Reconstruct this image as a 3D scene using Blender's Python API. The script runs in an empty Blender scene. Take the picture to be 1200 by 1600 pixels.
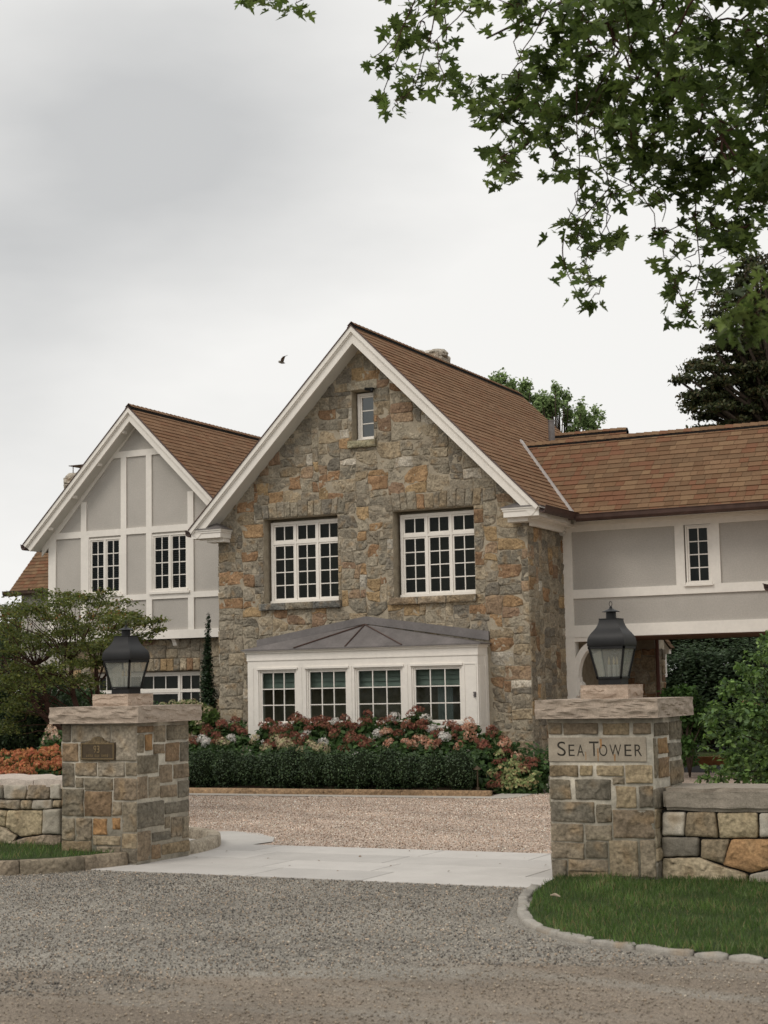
import bpy, bmesh, math, random
import numpy as np
from mathutils import Vector, Matrix, noise
random.seed(7); RNG = np.random.default_rng(7)
R = math.radians
S = bpy.context.scene
COL = S.collection

# ---------------------------------------------------------------- camera
YAW, PITCH, ROLL, FPX = -0.46225, 0.10916, -0.019158, 2500.0
cy_, sy_, cp_, sp_ = math.cos(YAW), math.sin(YAW), math.cos(PITCH), math.sin(PITCH)
FWD = Vector((sy_*cp_, cy_*cp_, sp_)); RT0 = Vector((cy_, -sy_, 0)); UP0 = RT0.cross(FWD)
cr_, sr_ = math.cos(ROLL), math.sin(ROLL)
RT = RT0*cr_ + UP0*sr_; UP = -RT0*sr_ + UP0*cr_
CAM = Vector((0, 0, 1.65))
cd = bpy.data.cameras.new('camera'); cam = bpy.data.objects.new('camera', cd); COL.objects.link(cam)
cam.matrix_world = Matrix(((RT.x, UP.x, -FWD.x, 0), (RT.y, UP.y, -FWD.y, 0), (RT.z, UP.z, -FWD.z, 1.65), (0, 0, 0, 1)))
cd.sensor_fit = 'VERTICAL'; cd.sensor_height = 36; cd.sensor_width = 27
cd.lens = FPX/1600*36; cd.clip_end = 1000; cd.clip_start = 0.1
cd.dof.use_dof = True; cd.dof.focus_distance = 21; cd.dof.aperture_fstop = 4.5
S.camera = cam
S.render.resolution_x = 768; S.render.resolution_y = 1024
S.view_settings.view_transform = 'Standard'; S.view_settings.look = 'None'
S.view_settings.exposure = 0.0; S.view_settings.gamma = 1

def ray(u, v):
    return FWD + RT*((u-600)/FPX) - UP*((v-800)/FPX)
def at(u, v, Y):                       # the place on the plane Y = const seen at a photo position
    d = ray(u, v); return CAM + d*(Y/d.y)
def gd(u, v, z=0.0):                   # the place on the ground seen at a photo position
    d = ray(u, v); return CAM + d*((z-1.65)/d.z)
def far(u, v, D):
    return CAM + ray(u, v)*D

# ---------------------------------------------------------------- sky and sun
SUN_EL, SUN_AZ = R(48), R(205)         # azimuth of the sun, clockwise from +Y
W = bpy.data.worlds.new('World'); S.world = W; W.use_nodes = True
nt = W.node_tree; nt.nodes.clear()
def N(t, **k):
    n = nt.nodes.new(t)
    for a, b in k.items(): setattr(n, a, b)
    return n
out = N('ShaderNodeOutputWorld'); mix = N('ShaderNodeMixShader')
sky = N('ShaderNodeTexSky', sky_type='NISHITA'); sky.sun_disc = False; sky.sun_elevation = SUN_EL; sky.sun_rotation = SUN_AZ
b1 = N('ShaderNodeBackground'); b1.inputs[1].default_value = 0.08
b2 = N('ShaderNodeBackground'); b2.inputs[1].default_value = 1.0
tc = N('ShaderNodeTexCoord')
mp = N('ShaderNodeMapping'); mp.inputs['Scale'].default_value = (1.0, 1.0, 2.5)
nz = N('ShaderNodeTexNoise'); nz.inputs['Scale'].default_value = 3.1; nz.inputs['Detail'].default_value = 5; nz.inputs['Roughness'].default_value = .55
nt.links.new(tc.outputs['Generated'], mp.inputs[0]); nt.links.new(mp.outputs[0], nz.inputs['Vector'])
# three broad grey cloud banks, each a soft cap of directions
def bank(u, v, width, su=1.0):
    d = ray(u, v).normalized()
    dp = N('ShaderNodeVectorMath', operation='DISTANCE'); dp.inputs[1].default_value = d
    sc = N('ShaderNodeVectorMath', operation='MULTIPLY'); sc.inputs[1].default_value = (1, 1, 1)
    nt.links.new(tc.outputs['Generated'], sc.inputs[0]); nt.links.new(sc.outputs[0], dp.inputs[0])
    mr = N('ShaderNodeMapRange', interpolation_type='SMOOTHSTEP'); mr.inputs[1].default_value = 0; mr.inputs[2].default_value = width
    mr.inputs[3].default_value = 1; mr.inputs[4].default_value = 0
    nt.links.new(dp.outputs['Value'], mr.inputs[0]); return mr.outputs[0]
def math2(op, a, b):
    m = N('ShaderNodeMath', operation=op)
    for i, x in enumerate((a, b)):
        if isinstance(x, (int, float)): m.inputs[i].default_value = x
        else: nt.links.new(x, m.inputs[i])
    return m.outputs[0]
dark = math2('ADD', math2('MULTIPLY', bank(120, 200, .20), .85), math2('MULTIPLY', bank(430, 160, .17), .55))
dark = math2('ADD', dark, math2('MULTIPLY', bank(-40, 520, .12), .5))
nn = math2('MULTIPLY', math2('SUBTRACT', nz.outputs['Fac'], .5), 1.25)
fac = N('ShaderNodeClamp'); nt.links.new(math2('ADD', dark, nn), fac.inputs[0])
cm = N('ShaderNodeMix', data_type='RGBA'); cm.inputs[6].default_value = (.94, .93, .905, 1); cm.inputs[7].default_value = (.60, .605, .605, 1)
nt.links.new(fac.outputs[0], cm.inputs[0]); nt.links.new(cm.outputs[2], b2.inputs[0]); nt.links.new(sky.outputs[0], b1.inputs[0])
mix.inputs[0].default_value = .97
nt.links.new(b1.outputs[0], mix.inputs[1]); nt.links.new(b2.outputs[0], mix.inputs[2]); nt.links.new(mix.outputs[0], out.inputs[0])

sl = bpy.data.lights.new('sun', 'SUN'); sl.energy = 1.2; sl.angle = R(25); sl.color = (1, .93, .84)
so = bpy.data.objects.new('sun', sl); COL.objects.link(so)
sd = Vector((math.sin(SUN_AZ)*math.cos(SUN_EL), math.cos(SUN_AZ)*math.cos(SUN_EL), math.sin(SUN_EL)))
so.rotation_euler = sd.to_track_quat('Z', 'Y').to_euler(); so.location = (0, -5, 20)

# ---------------------------------------------------------------- materials
MATS = {}
def surf(name, color=None, rough=.8, mott=(6, .25), mott2=None, bump=(30, .3, .01), spec=.3, metal=0, transl=0, coord='Object', bump2=None):
    m = bpy.data.materials.new(name); m.use_nodes = True; t = m.node_tree; n = t.nodes; L = t.links
    p = n['Principled BSDF']; p.inputs['Roughness'].default_value = rough; p.inputs['Metallic'].default_value = metal
    p.inputs['Specular IOR Level'].default_value = spec
    tcd = n.new('ShaderNodeTexCoord')
    if color is None:
        a = n.new('ShaderNodeAttribute'); a.attribute_name = 'Col'; c = a.outputs['Color']
    else:
        a = n.new('ShaderNodeRGB'); a.outputs[0].default_value = (*color, 1); c = a.outputs[0]
    for mo in (mott, mott2):
        if not mo: continue
        z = n.new('ShaderNodeTexNoise'); z.inputs['Scale'].default_value = mo[0]; z.inputs['Detail'].default_value = 6; z.inputs['Roughness'].default_value = .62
        L.new(tcd.outputs[coord], z.inputs['Vector'])
        mr = n.new('ShaderNodeMapRange'); mr.inputs[1].default_value = .3; mr.inputs[2].default_value = .7
        mr.inputs[3].default_value = 1-mo[1]; mr.inputs[4].default_value = 1+mo[1]; L.new(z.outputs['Fac'], mr.inputs[0])
        vm = n.new('ShaderNodeVectorMath'); vm.operation = 'SCALE'; L.new(c, vm.inputs[0]); L.new(mr.outputs[0], vm.inputs['Scale']); c = vm.outputs[0]
    L.new(c, p.inputs['Base Color'])
    if bump:
        z = n.new('ShaderNodeTexNoise'); z.inputs['Scale'].default_value = bump[0]; z.inputs['Detail'].default_value = 8; z.inputs['Roughness'].default_value = .65
        L.new(tcd.outputs[coord], z.inputs['Vector'])
        b = n.new('ShaderNodeBump'); b.inputs['Strength'].default_value = bump[1]; b.inputs['Distance'].default_value = bump[2]
        L.new(z.outputs['Fac'], b.inputs['Height'])
        if bump2:
            z = n.new('ShaderNodeTexNoise'); z.noise_type = 'RIDGED_MULTIFRACTAL'; z.inputs['Scale'].default_value = bump2[0]; z.inputs['Detail'].default_value = 5; z.inputs['Distortion'].default_value = .4
            L.new(tcd.outputs[coord], z.inputs['Vector']); bb = n.new('ShaderNodeBump'); bb.inputs['Strength'].default_value = bump2[1]; bb.inputs['Distance'].default_value = bump2[2]
            L.new(z.outputs['Fac'], bb.inputs['Height']); L.new(bb.outputs[0], b.inputs['Normal'])
        L.new(b.outputs[0], p.inputs['Normal'])
    if transl:
        tr = n.new('ShaderNodeBsdfTranslucent'); L.new(c, tr.inputs[0]); mx = n.new('ShaderNodeMixShader'); mx.inputs[0].default_value = transl
        L.new(p.outputs[0], mx.inputs[1]); L.new(tr.outputs[0], mx.inputs[2]); L.new(mx.outputs[0], n['Material Output'].inputs[0])
    MATS[name] = m; return m
stoneM = surf('field_stone', None, .92, (5, .22), (32, .40), (46, 1.0, .014), .2, bump2=(11, 1.0, .040))
mortarM = surf('mortar', (.36, .31, .235), .95, (7, .22), (60, .15), (50, .6, .006), .1)
mortar2M = surf('gate_mortar', (.46, .42, .345), .95, (9, .3), (60, .15), (50, .6, .006), .1)
graniteM = surf('granite', None, .85, (14, .14), (90, .2), (22, .9, .015), .3)
lintelM = surf('dressed_stone', (.35, .30, .235), .85, (5, .2), (70, .12), (60, .4, .004), .3)
trimM = surf('white_paint', (.80, .755, .69), .6, (1.1, .06), (14, .04), (22, .25, .004), .3)
stuccoM = surf('grey_stucco', (.47, .44, .40), .95, (.9, .08), (40, .10), (60, .8, .010), .1)
soffitM = surf('soffit_paint', (.66, .64, .59), .6, (2, .05), None, None, .3)
shingM = surf('asphalt_shingle', None, .95, (50, .16), (2.2, .08), (220, .5, .004), .12)
leadM = surf('lead_sheet', (.17, .155, .15), .55, (3, .22), (25, .12), (12, .15, .004), .5, .35)
zincM = surf('valley_metal', (.50, .47, .45), .5, (3, .12), (30, .08), None, .5, .3)
copperM = surf('aged_copper', (.085, .05, .04), .5, (5, .3), None, (20, .1, .003), .5, .4)
blackM = surf('black_metal', (.014, .014, .0145), .5, (8, .25), (60, .15), (40, .12, .002), .5, .5)
bronzeM = surf('bronze', (.085, .062, .038), .5, (30, .2), None, (60, .2, .002), .5, .6)
bronzeHiM = surf('bronze_relief', (.26, .19, .10), .45, (60, .2), None, None, .5, .6)
darkM = surf('interior_dark', (.035, .033, .03), .9, None, None, None, .1)
shadeM = surf('roman_shade', (.30, .34, .30), .95, (4, .12), None, None, .1)
curtM = surf('curtain', (.26, .28, .27), .95, (6, .2), None, None, .1)
louvM = surf('louvre', (.06, .085, .065), .8, None, None, None, .2)
barkM = surf('bark', (.07, .052, .04), .95, (12, .35), (50, .2), (30, .8, .01), .1)
rbarkM = surf('reddish_bark', (.055, .03, .022), .9, (12, .35), None, (30, .6, .01), .1)
leafM = surf('leaf', None, .5, (3, .12), None, None, .35, 0, .45)
leafThickM = surf('glossy_leaf', None, .5, (3, .15), None, None, .4, 0, .15)
petalM = surf('petal', None, .8, (20, .15), None, None, .15, 0, .25)
soilM = surf('soil', (.045, .032, .022), 1, (15, .4), None, (40, .8, .02), .1)
waxM = surf('candle_wax', (.62, .60, .54), .6, None, None, None, .3)
concreteM = surf('pale_paving', None, .85, (2.5, .07), (120, .07), (120, .25, .003), .25)
birdM = surf('plumage', (.16, .145, .12), .8, (30, .3), None, None, .2)
steelM = surf('rusted_edging', (.30, .13, .05), .8, (10, .3), None, None, .3)
whitePlM = surf('white_plastic', (.6, .59, .55), .4, None, None, None, .4)

def glass(name, tint=(.8, .85, .84), spec=1.0, fog=0.0):
    m = bpy.data.materials.new(name); m.use_nodes = True; t = m.node_tree; n = t.nodes; L = t.links; n.clear()
    o = n.new('ShaderNodeOutputMaterial'); tr = n.new('ShaderNodeBsdfTransparent'); tr.inputs[0].default_value = (*tint, 1)
    gl = n.new('ShaderNodeBsdfGlossy'); gl.inputs['Roughness'].default_value = .03; gl.inputs[0].default_value = (.9, .95, .95, 1)
    fr = n.new('ShaderNodeFresnel'); fr.inputs[0].default_value = 1.45
    nzz = n.new('ShaderNodeTexNoise'); nzz.inputs['Scale'].default_value = 3; b = n.new('ShaderNodeBump'); b.inputs['Strength'].default_value = .15; b.inputs['Distance'].default_value = .02
    tcd = n.new('ShaderNodeTexCoord'); L.new(tcd.outputs['Object'], nzz.inputs['Vector'])
    L.new(nzz.outputs['Fac'], b.inputs['Height']); L.new(b.outputs[0], gl.inputs['Normal'])
    mu = n.new('ShaderNodeMath'); mu.operation = 'MULTIPLY'; mu.inputs[1].default_value = spec; L.new(fr.outputs[0], mu.inputs[0])
    mx = n.new('ShaderNodeMixShader'); L.new(mu.outputs[0], mx.inputs[0]); L.new(tr.outputs[0], mx.inputs[1]); L.new(gl.outputs[0], mx.inputs[2])
    last = mx.outputs[0]
    if fog:
        df = n.new('ShaderNodeBsdfDiffuse'); df.inputs[0].default_value = (.58, .60, .56, 1); m2 = n.new('ShaderNodeMixShader'); m2.inputs[0].default_value = fog
        tl = n.new('ShaderNodeBsdfTranslucent'); tl.inputs[0].default_value = (.58, .60, .56, 1); m3 = n.new('ShaderNodeMixShader'); m3.inputs[0].default_value = .5
        L.new(df.outputs[0], m3.inputs[1]); L.new(tl.outputs[0], m3.inputs[2])
        L.new(last, m2.inputs[1]); L.new(m3.outputs[0], m2.inputs[2]); last = m2.outputs[0]
    L.new(last, o.inputs[0]); return m
glassM = glass('window_glass', (.20, .23, .22), .36)
bayGlassM = glass('bay_glass', (.62, .68, .66), .3)
lampGlassM = glass('seeded_glass', (.90, .91, .89), .8, .32)
bulbM = bpy.data.materials.new('lit_bulb'); bulbM.use_nodes = True
bulbM.node_tree.nodes['Principled BSDF'].inputs['Emission Color'].default_value = (1, .55, .25, 1)
bulbM.node_tree.nodes['Principled BSDF'].inputs['Emission Strength'].default_value = 2.2
flameM = surf('candle_bulb', (.75, .62, .42), .25, None, None, None, .6)

def ground_mat(name, cA, cB, grain, big, bumpd, cC=None):
    m = bpy.data.materials.new(name); m.use_nodes = True; t = m.node_tree; n = t.nodes; L = t.links; p = n['Principled BSDF']
    p.inputs['Roughness'].default_value = .95; p.inputs['Specular IOR Level'].default_value = .15
    g = n.new('ShaderNodeTexCoord')
    v = n.new('ShaderNodeTexVoronoi'); v.inputs['Scale'].default_value = grain; L.new(g.outputs['Object'], v.inputs['Vector'])
    sp = n.new('ShaderNodeSeparateColor'); L.new(v.outputs['Color'], sp.inputs[0])
    mx = n.new('ShaderNodeMix'); mx.data_type = 'RGBA'; mx.inputs[6].default_value = (*cA, 1); mx.inputs[7].default_value = (*cB, 1)
    L.new(sp.outputs[0], mx.inputs[0]); c = mx.outputs[2]
    if cC:      # worn sandy band with wavy tyre-swept edges
        mp = n.new('ShaderNodeMapping'); mp.inputs['Rotation'].default_value = (0, 0, R(-26)); mp.inputs['Scale'].default_value = (.22, 1.1, 1)
        L.new(g.outputs['Object'], mp.inputs[0])
        z = n.new('ShaderNodeTexNoise'); z.inputs['Scale'].default_value = 1.5; z.inputs['Detail'].default_value = 6; z.inputs['Roughness'].default_value = .6; z.inputs['Distortion'].default_value = .7
        L.new(mp.outputs[0], z.inputs['Vector'])
        dv = n.new('ShaderNodeVectorMath'); dv.operation = 'DOT_PRODUCT'; dv.inputs[1].default_value = (FWD.x, FWD.y, 0); L.new(g.outputs['Object'], dv.inputs[0])
        m1 = n.new('ShaderNodeMapRange'); m1.inputs[1].default_value = 10.6; m1.inputs[2].default_value = 9.0; m1.inputs[3].default_value = -.5; m1.inputs[4].default_value = 1.0; m1.clamp = True
        L.new(dv.outputs['Value'], m1.inputs[0])
        m2 = n.new('ShaderNodeMath'); m2.operation = 'MULTIPLY_ADD'; m2.inputs[1].default_value = 4.2; m2.inputs[2].default_value = -2.1; L.new(z.outputs['Fac'], m2.inputs[0])
        ad = n.new('ShaderNodeMath'); ad.operation = 'ADD'; ad.use_clamp = True; L.new(m1.outputs[0], ad.inputs[0]); L.new(m2.outputs[0], ad.inputs[1])
        v3 = n.new('ShaderNodeMix'); v3.data_type = 'RGBA'; v3.inputs[6].default_value = (*cC, 1); v3.inputs[7].default_value = (cC[0]*.5, cC[1]*.5, cC[2]*.52, 1); L.new(sp.outputs[1], v3.inputs[0])
        m3 = n.new('ShaderNodeMix'); m3.data_type = 'RGBA'; L.new(ad.outputs[0], m3.inputs[0]); L.new(c, m3.inputs[6]); L.new(v3.outputs[2], m3.inputs[7]); c = m3.outputs[2]
    z = n.new('ShaderNodeTexNoise'); z.inputs['Scale'].default_value = big; z.inputs['Detail'].default_value = 6; L.new(g.outputs['Object'], z.inputs['Vector'])
    mr = n.new('ShaderNodeMapRange'); mr.inputs[1].default_value = .3; mr.inputs[2].default_value = .7; mr.inputs[3].default_value = .8; mr.inputs[4].default_value = 1.2; L.new(z.outputs['Fac'], mr.inputs[0])
    vm = n.new('ShaderNodeVectorMath'); vm.operation = 'SCALE'; L.new(c, vm.inputs[0]); L.new(mr.outputs[0], vm.inputs['Scale']); L.new(vm.outputs[0], p.inputs['Base Color'])
    b = n.new('ShaderNodeBump'); b.inputs['Strength'].default_value = 1; b.inputs['Distance'].default_value = bumpd; b.invert = True
    L.new(v.outputs['Distance'], b.inputs['Height']); L.new(b.outputs[0], p.inputs['Normal']); return m
roadM = ground_mat('road_gravel', (.19, .178, .155), (.44, .405, .35), 110, .8, .010, (.36, .30, .235))
driveM = ground_mat('tan_gravel', (.34, .26, .205), (.68, .56, .47), 60, .9, .014)
turfM = ground_mat('turf_soil', (.03, .05, .015), (.045, .065, .02), 30, .7, .01)
landM = ground_mat('land', (.05, .06, .025), (.08, .09, .035), 3, .2, .02)
mulchM = ground_mat('mulch', (.17, .09, .05), (.27, .15, .085), 30, 1.0, .02)

# ---------------------------------------------------------------- object helpers
ORG = {}
def meta(o, label=None, cat=None, group=None, kind=None):
    if label: o['label'] = label
    if cat: o['category'] = cat
    if group: o['group'] = group
    if kind: o['kind'] = kind
    return o
def thing(name, loc, label, cat, group=None):
    o = bpy.data.objects.new(name, None); COL.objects.link(o); o.location = loc; o.empty_display_size = .1
    ORG[o] = Vector(loc); return meta(o, label, cat, group)
def mesh_obj(name, verts, faces, mats, parent=None, cols=None, mi=None, smooth=False):
    org = ORG.get(parent, Vector((0, 0, 0))) if parent else Vector((0, 0, 0))
    V = np.asarray(verts, dtype=np.float64).reshape(-1, 3) - np.array(org)
    me = bpy.data.meshes.new(name)
    if isinstance(faces, tuple):          # (flat loop indices, loop starts, totals)
        idx, st, tot = faces
        me.vertices.add(len(V)); me.vertices.foreach_set('co', V.astype(np.float32).ravel())
        me.loops.add(len(idx)); me.loops.foreach_set('vertex_index', idx.astype(np.int32))
        me.polygons.add(len(st)); me.polygons.foreach_set('loop_start', st.astype(np.int32)); me.polygons.foreach_set('loop_total', tot.astype(np.int32))
        me.update(calc_edges=True)
    else:
        me.from_pydata(V.tolist(), [], faces)
    if not isinstance(mats, (list, tuple)): mats = [mats]
    for m in mats: me.materials.append(m)
    if mi is not None: me.polygons.foreach_set('material_index', np.asarray(mi, dtype=np.int32))
    if cols is not None:
        a = me.color_attributes.new('Col', 'FLOAT_COLOR', 'POINT')
        cc = np.ones((len(V), 4), dtype=np.float32); cc[:, :3] = np.asarray(cols).reshape(-1, 3); a.data.foreach_set('color', cc.ravel())
    if smooth: me.polygons.foreach_set('use_smooth', np.ones(len(me.polygons), dtype=bool))
    me.update()
    o = bpy.data.objects.new(name, me); COL.objects.link(o); ORG[o] = org
    if parent: o.parent = parent
    return o
class MB:
    def __init__(s): s.v = []; s.f = []; s.c = []; s.m = []
    def add(s, vs, fs, col=(.5, .5, .5), mi=0):
        b = len(s.v); s.v += [tuple(x) for x in vs]; s.f += [tuple(b+i for i in f) for f in fs]
        if len(col) == 3 and not hasattr(col[0], '__len__'): s.c += [tuple(col)]*len(vs)
        else: s.c += [tuple(c) for c in col]
        s.m += [mi]*len(fs)
    def box(s, x0, x1, y0, y1, z0, z1, col=(.5, .5, .5), mi=0, bev=0):
        if bev:
            bm = bmesh.new(); bmesh.ops.create_cube(bm, size=1)
            for v in bm.verts: v.co = Vector((x0+(v.co.x+.5)*(x1-x0), y0+(v.co.y+.5)*(y1-y0), z0+(v.co.z+.5)*(z1-z0)))
            bmesh.ops.bevel(bm, geom=bm.edges[:], offset=bev, segments=2, affect='EDGES', profile=.5)
            bm.verts.index_update(); s.add([v.co.copy() for v in bm.verts], [[v.index for v in f.verts] for f in bm.faces], col, mi); bm.free(); return
        vs = [(x, y, z) for z in (z0, z1) for y in (y0, y1) for x in (x0, x1)]
        s.add(vs, [(0, 2, 3, 1), (4, 5, 7, 6), (0, 1, 5, 4), (2, 6, 7, 3), (0, 4, 6, 2), (1, 3, 7, 5)], col, mi)
    def prism(s, poly, fn, d0, d1, col=(.5, .5, .5), mi=0):   # poly 2D; fn(a,b,d) -> 3D
        n = len(poly); vs = [fn(a, b, d0) for a, b in poly] + [fn(a, b, d1) for a, b in poly]
        fs = [tuple(range(n)), tuple(range(2*n-1, n-1, -1))] + [(i, i+n, (i+1) % n+n, (i+1) % n) for i in range(n)]
        s.add(vs, fs, col, mi)
    def tube(s, pts, rad, seg=8, col=(.5, .5, .5), mi=0):
        pts = [Vector(p) for p in pts]; n = len(pts)
        if not hasattr(rad, '__len__'): rad = [rad]*n
        vs = []; prev = None
        for i, p in enumerate(pts):
            t = (pts[min(i+1, n-1)]-pts[max(i-1, 0)]); t = t.normalized() if t.length > 1e-9 else Vector((0, 0, 1))
            a = (prev - t*prev.dot(t)) if prev is not None else t.orthogonal()
            if a.length < 1e-6: a = t.orthogonal()
            a.normalize(); prev = a; b = t.cross(a)
            for k in range(seg):
                q = 2*math.pi*k/seg; vs.append(p+(a*math.cos(q)+b*math.sin(q))*rad[i])
        fs = [(i*seg+k, i*seg+(k+1) % seg, (i+1)*seg+(k+1) % seg, (i+1)*seg+k) for i in range(n-1) for k in range(seg)]
        fs += [tuple(range(seg-1, -1, -1)), tuple((n-1)*seg+k for k in range(seg))]
        s.add(vs, fs, col, mi)
    def lathe(s, c, prof, seg=24, col=(.5, .5, .5), mi=0, sq=False, rot=0):
        vs = []
        for r, z in prof:
            for k in range(seg):
                q = 2*math.pi*k/seg+rot; vs.append((c[0]+r*math.cos(q), c[1]+r*math.sin(q), c[2]+z))
        n = len(prof)
        fs = [(i*seg+k, i*seg+(k+1) % seg, (i+1)*seg+(k+1) % seg, (i+1)*seg+k) for i in range(n-1) for k in range(seg)]
        fs += [tuple(range(seg-1, -1, -1)), tuple((n-1)*seg+k for k in range(seg))]
        s.add(vs, fs, col, mi)
    def build(s, name, mats, parent=None, smooth=False, recalc=False):
        o = mesh_obj(name, s.v, s.f, mats, parent, s.c, s.m, smooth)
        if recalc:
            bm = bmesh.new(); bm.from_mesh(o.data); bmesh.ops.recalc_face_normals(bm, faces=bm.faces); bm.to_mesh(o.data); bm.free()
        return o
XZ = lambda y: (lambda a, b, d: (a, y+d, b))

def boolean_cut(o, boxes):
    mb = MB()
    for b in boxes: mb.box(*b)
    c = mb.build('cutter', darkM)
    md = o.modifiers.new('b', 'BOOLEAN'); md.operation = 'DIFFERENCE'; md.object = c; md.solver = 'EXACT'
    bpy.context.view_layer.update(); dg = bpy.context.evaluated_depsgraph_get()
    me = bpy.data.meshes.new_from_object(o.evaluated_get(dg)); o.modifiers.clear(); old = o.data; o.data = me
    bpy.data.objects.remove(c); bpy.data.meshes.remove(old)

# instances of a template merged in one mesh (leaves, blades, petals, pebbles)
def inst(name, tv, tf, loc, rot, scl, cols, mat, parent=None, smooth=False, jit=None):
    tv = np.array(tv, float); n = len(loc); k = len(tv)
    V = np.einsum('nij,kj->nki', rot, tv)*np.asarray(scl).reshape(n, 1, -1) + loc[:, None, :]
    lens = np.array([len(f) for f in tf]); flat = np.concatenate([np.array(f) for f in tf])
    idx = (flat[None, :] + (np.arange(n)*k)[:, None]).ravel(); tot = np.tile(lens, n); st = np.concatenate([[0], np.cumsum(tot)[:-1]])
    C = np.repeat(cols, k, axis=0)
    return mesh_obj(name, V.reshape(-1, 3), (idx, st, tot), mat, parent, C, None, smooth)
def rand_rot(n, up=0.0, rng=RNG, normals=None, spread=1.0):
    # rotation matrices whose local Z is near the given normal (or random), with random spin
    if normals is None:
        z = rng.normal(size=(n, 3)); z[:, 2] += up
    else:
        z = normals + rng.normal(size=(n, 3))*spread
    z /= np.linalg.norm(z, axis=1)[:, None]+1e-9
    a = rng.normal(size=(n, 3)); x = np.cross(a, z); x /= np.linalg.norm(x, axis=1)[:, None]+1e-9
    y = np.cross(z, x); return np.stack([x, y, z], axis=2)
def vary(cols, n, amt=.15, rng=RNG):
    c = np.array(cols)[rng.integers(0, len(cols), n)]; return np.clip(c*(1+rng.normal(size=(n, 1))*amt), .003, .95)

# leaf shapes -------------------------------------------------
def fan(outl, lift=.06):
    v = [(0, .35, 0)]+[(x, y, lift*(abs(x)*1.5)) for x, y in outl]; n = len(outl)
    return v, [(0, 1+i, 1+(i+1) % n) for i in range(n)]
half = [(.0, .0), (.06, .08), (.27, -.08), (.27, .06), (.17, .16), (.40, .12), (.56, .20), (.44, .28), (.52, .46), (.34, .40), (.14, .34), (.17, .50), (.30, .64), (.16, .68), (.10, .84)]
MAPLE = fan([(x, y) for x, y in half]+[(0, 1.0)]+[(-x, y) for x, y in half[:0:-1]], .25)
OVAL = ([(0, 0, 0), (.28, .35, .06), (.22, .75, .05), (0, 1, 0), (-.22, .75, .05), (-.28, .35, .06), (0, .5, -.03)], [(6, 0, 1), (6, 1, 2), (6, 2, 3), (6, 3, 4), (6, 4, 5), (6, 5, 0)])
TINY = ([(0, 0, 0), (.3, .5, .08), (0, 1, 0), (-.3, .5, .08)], [(0, 1, 2, 3)])

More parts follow.
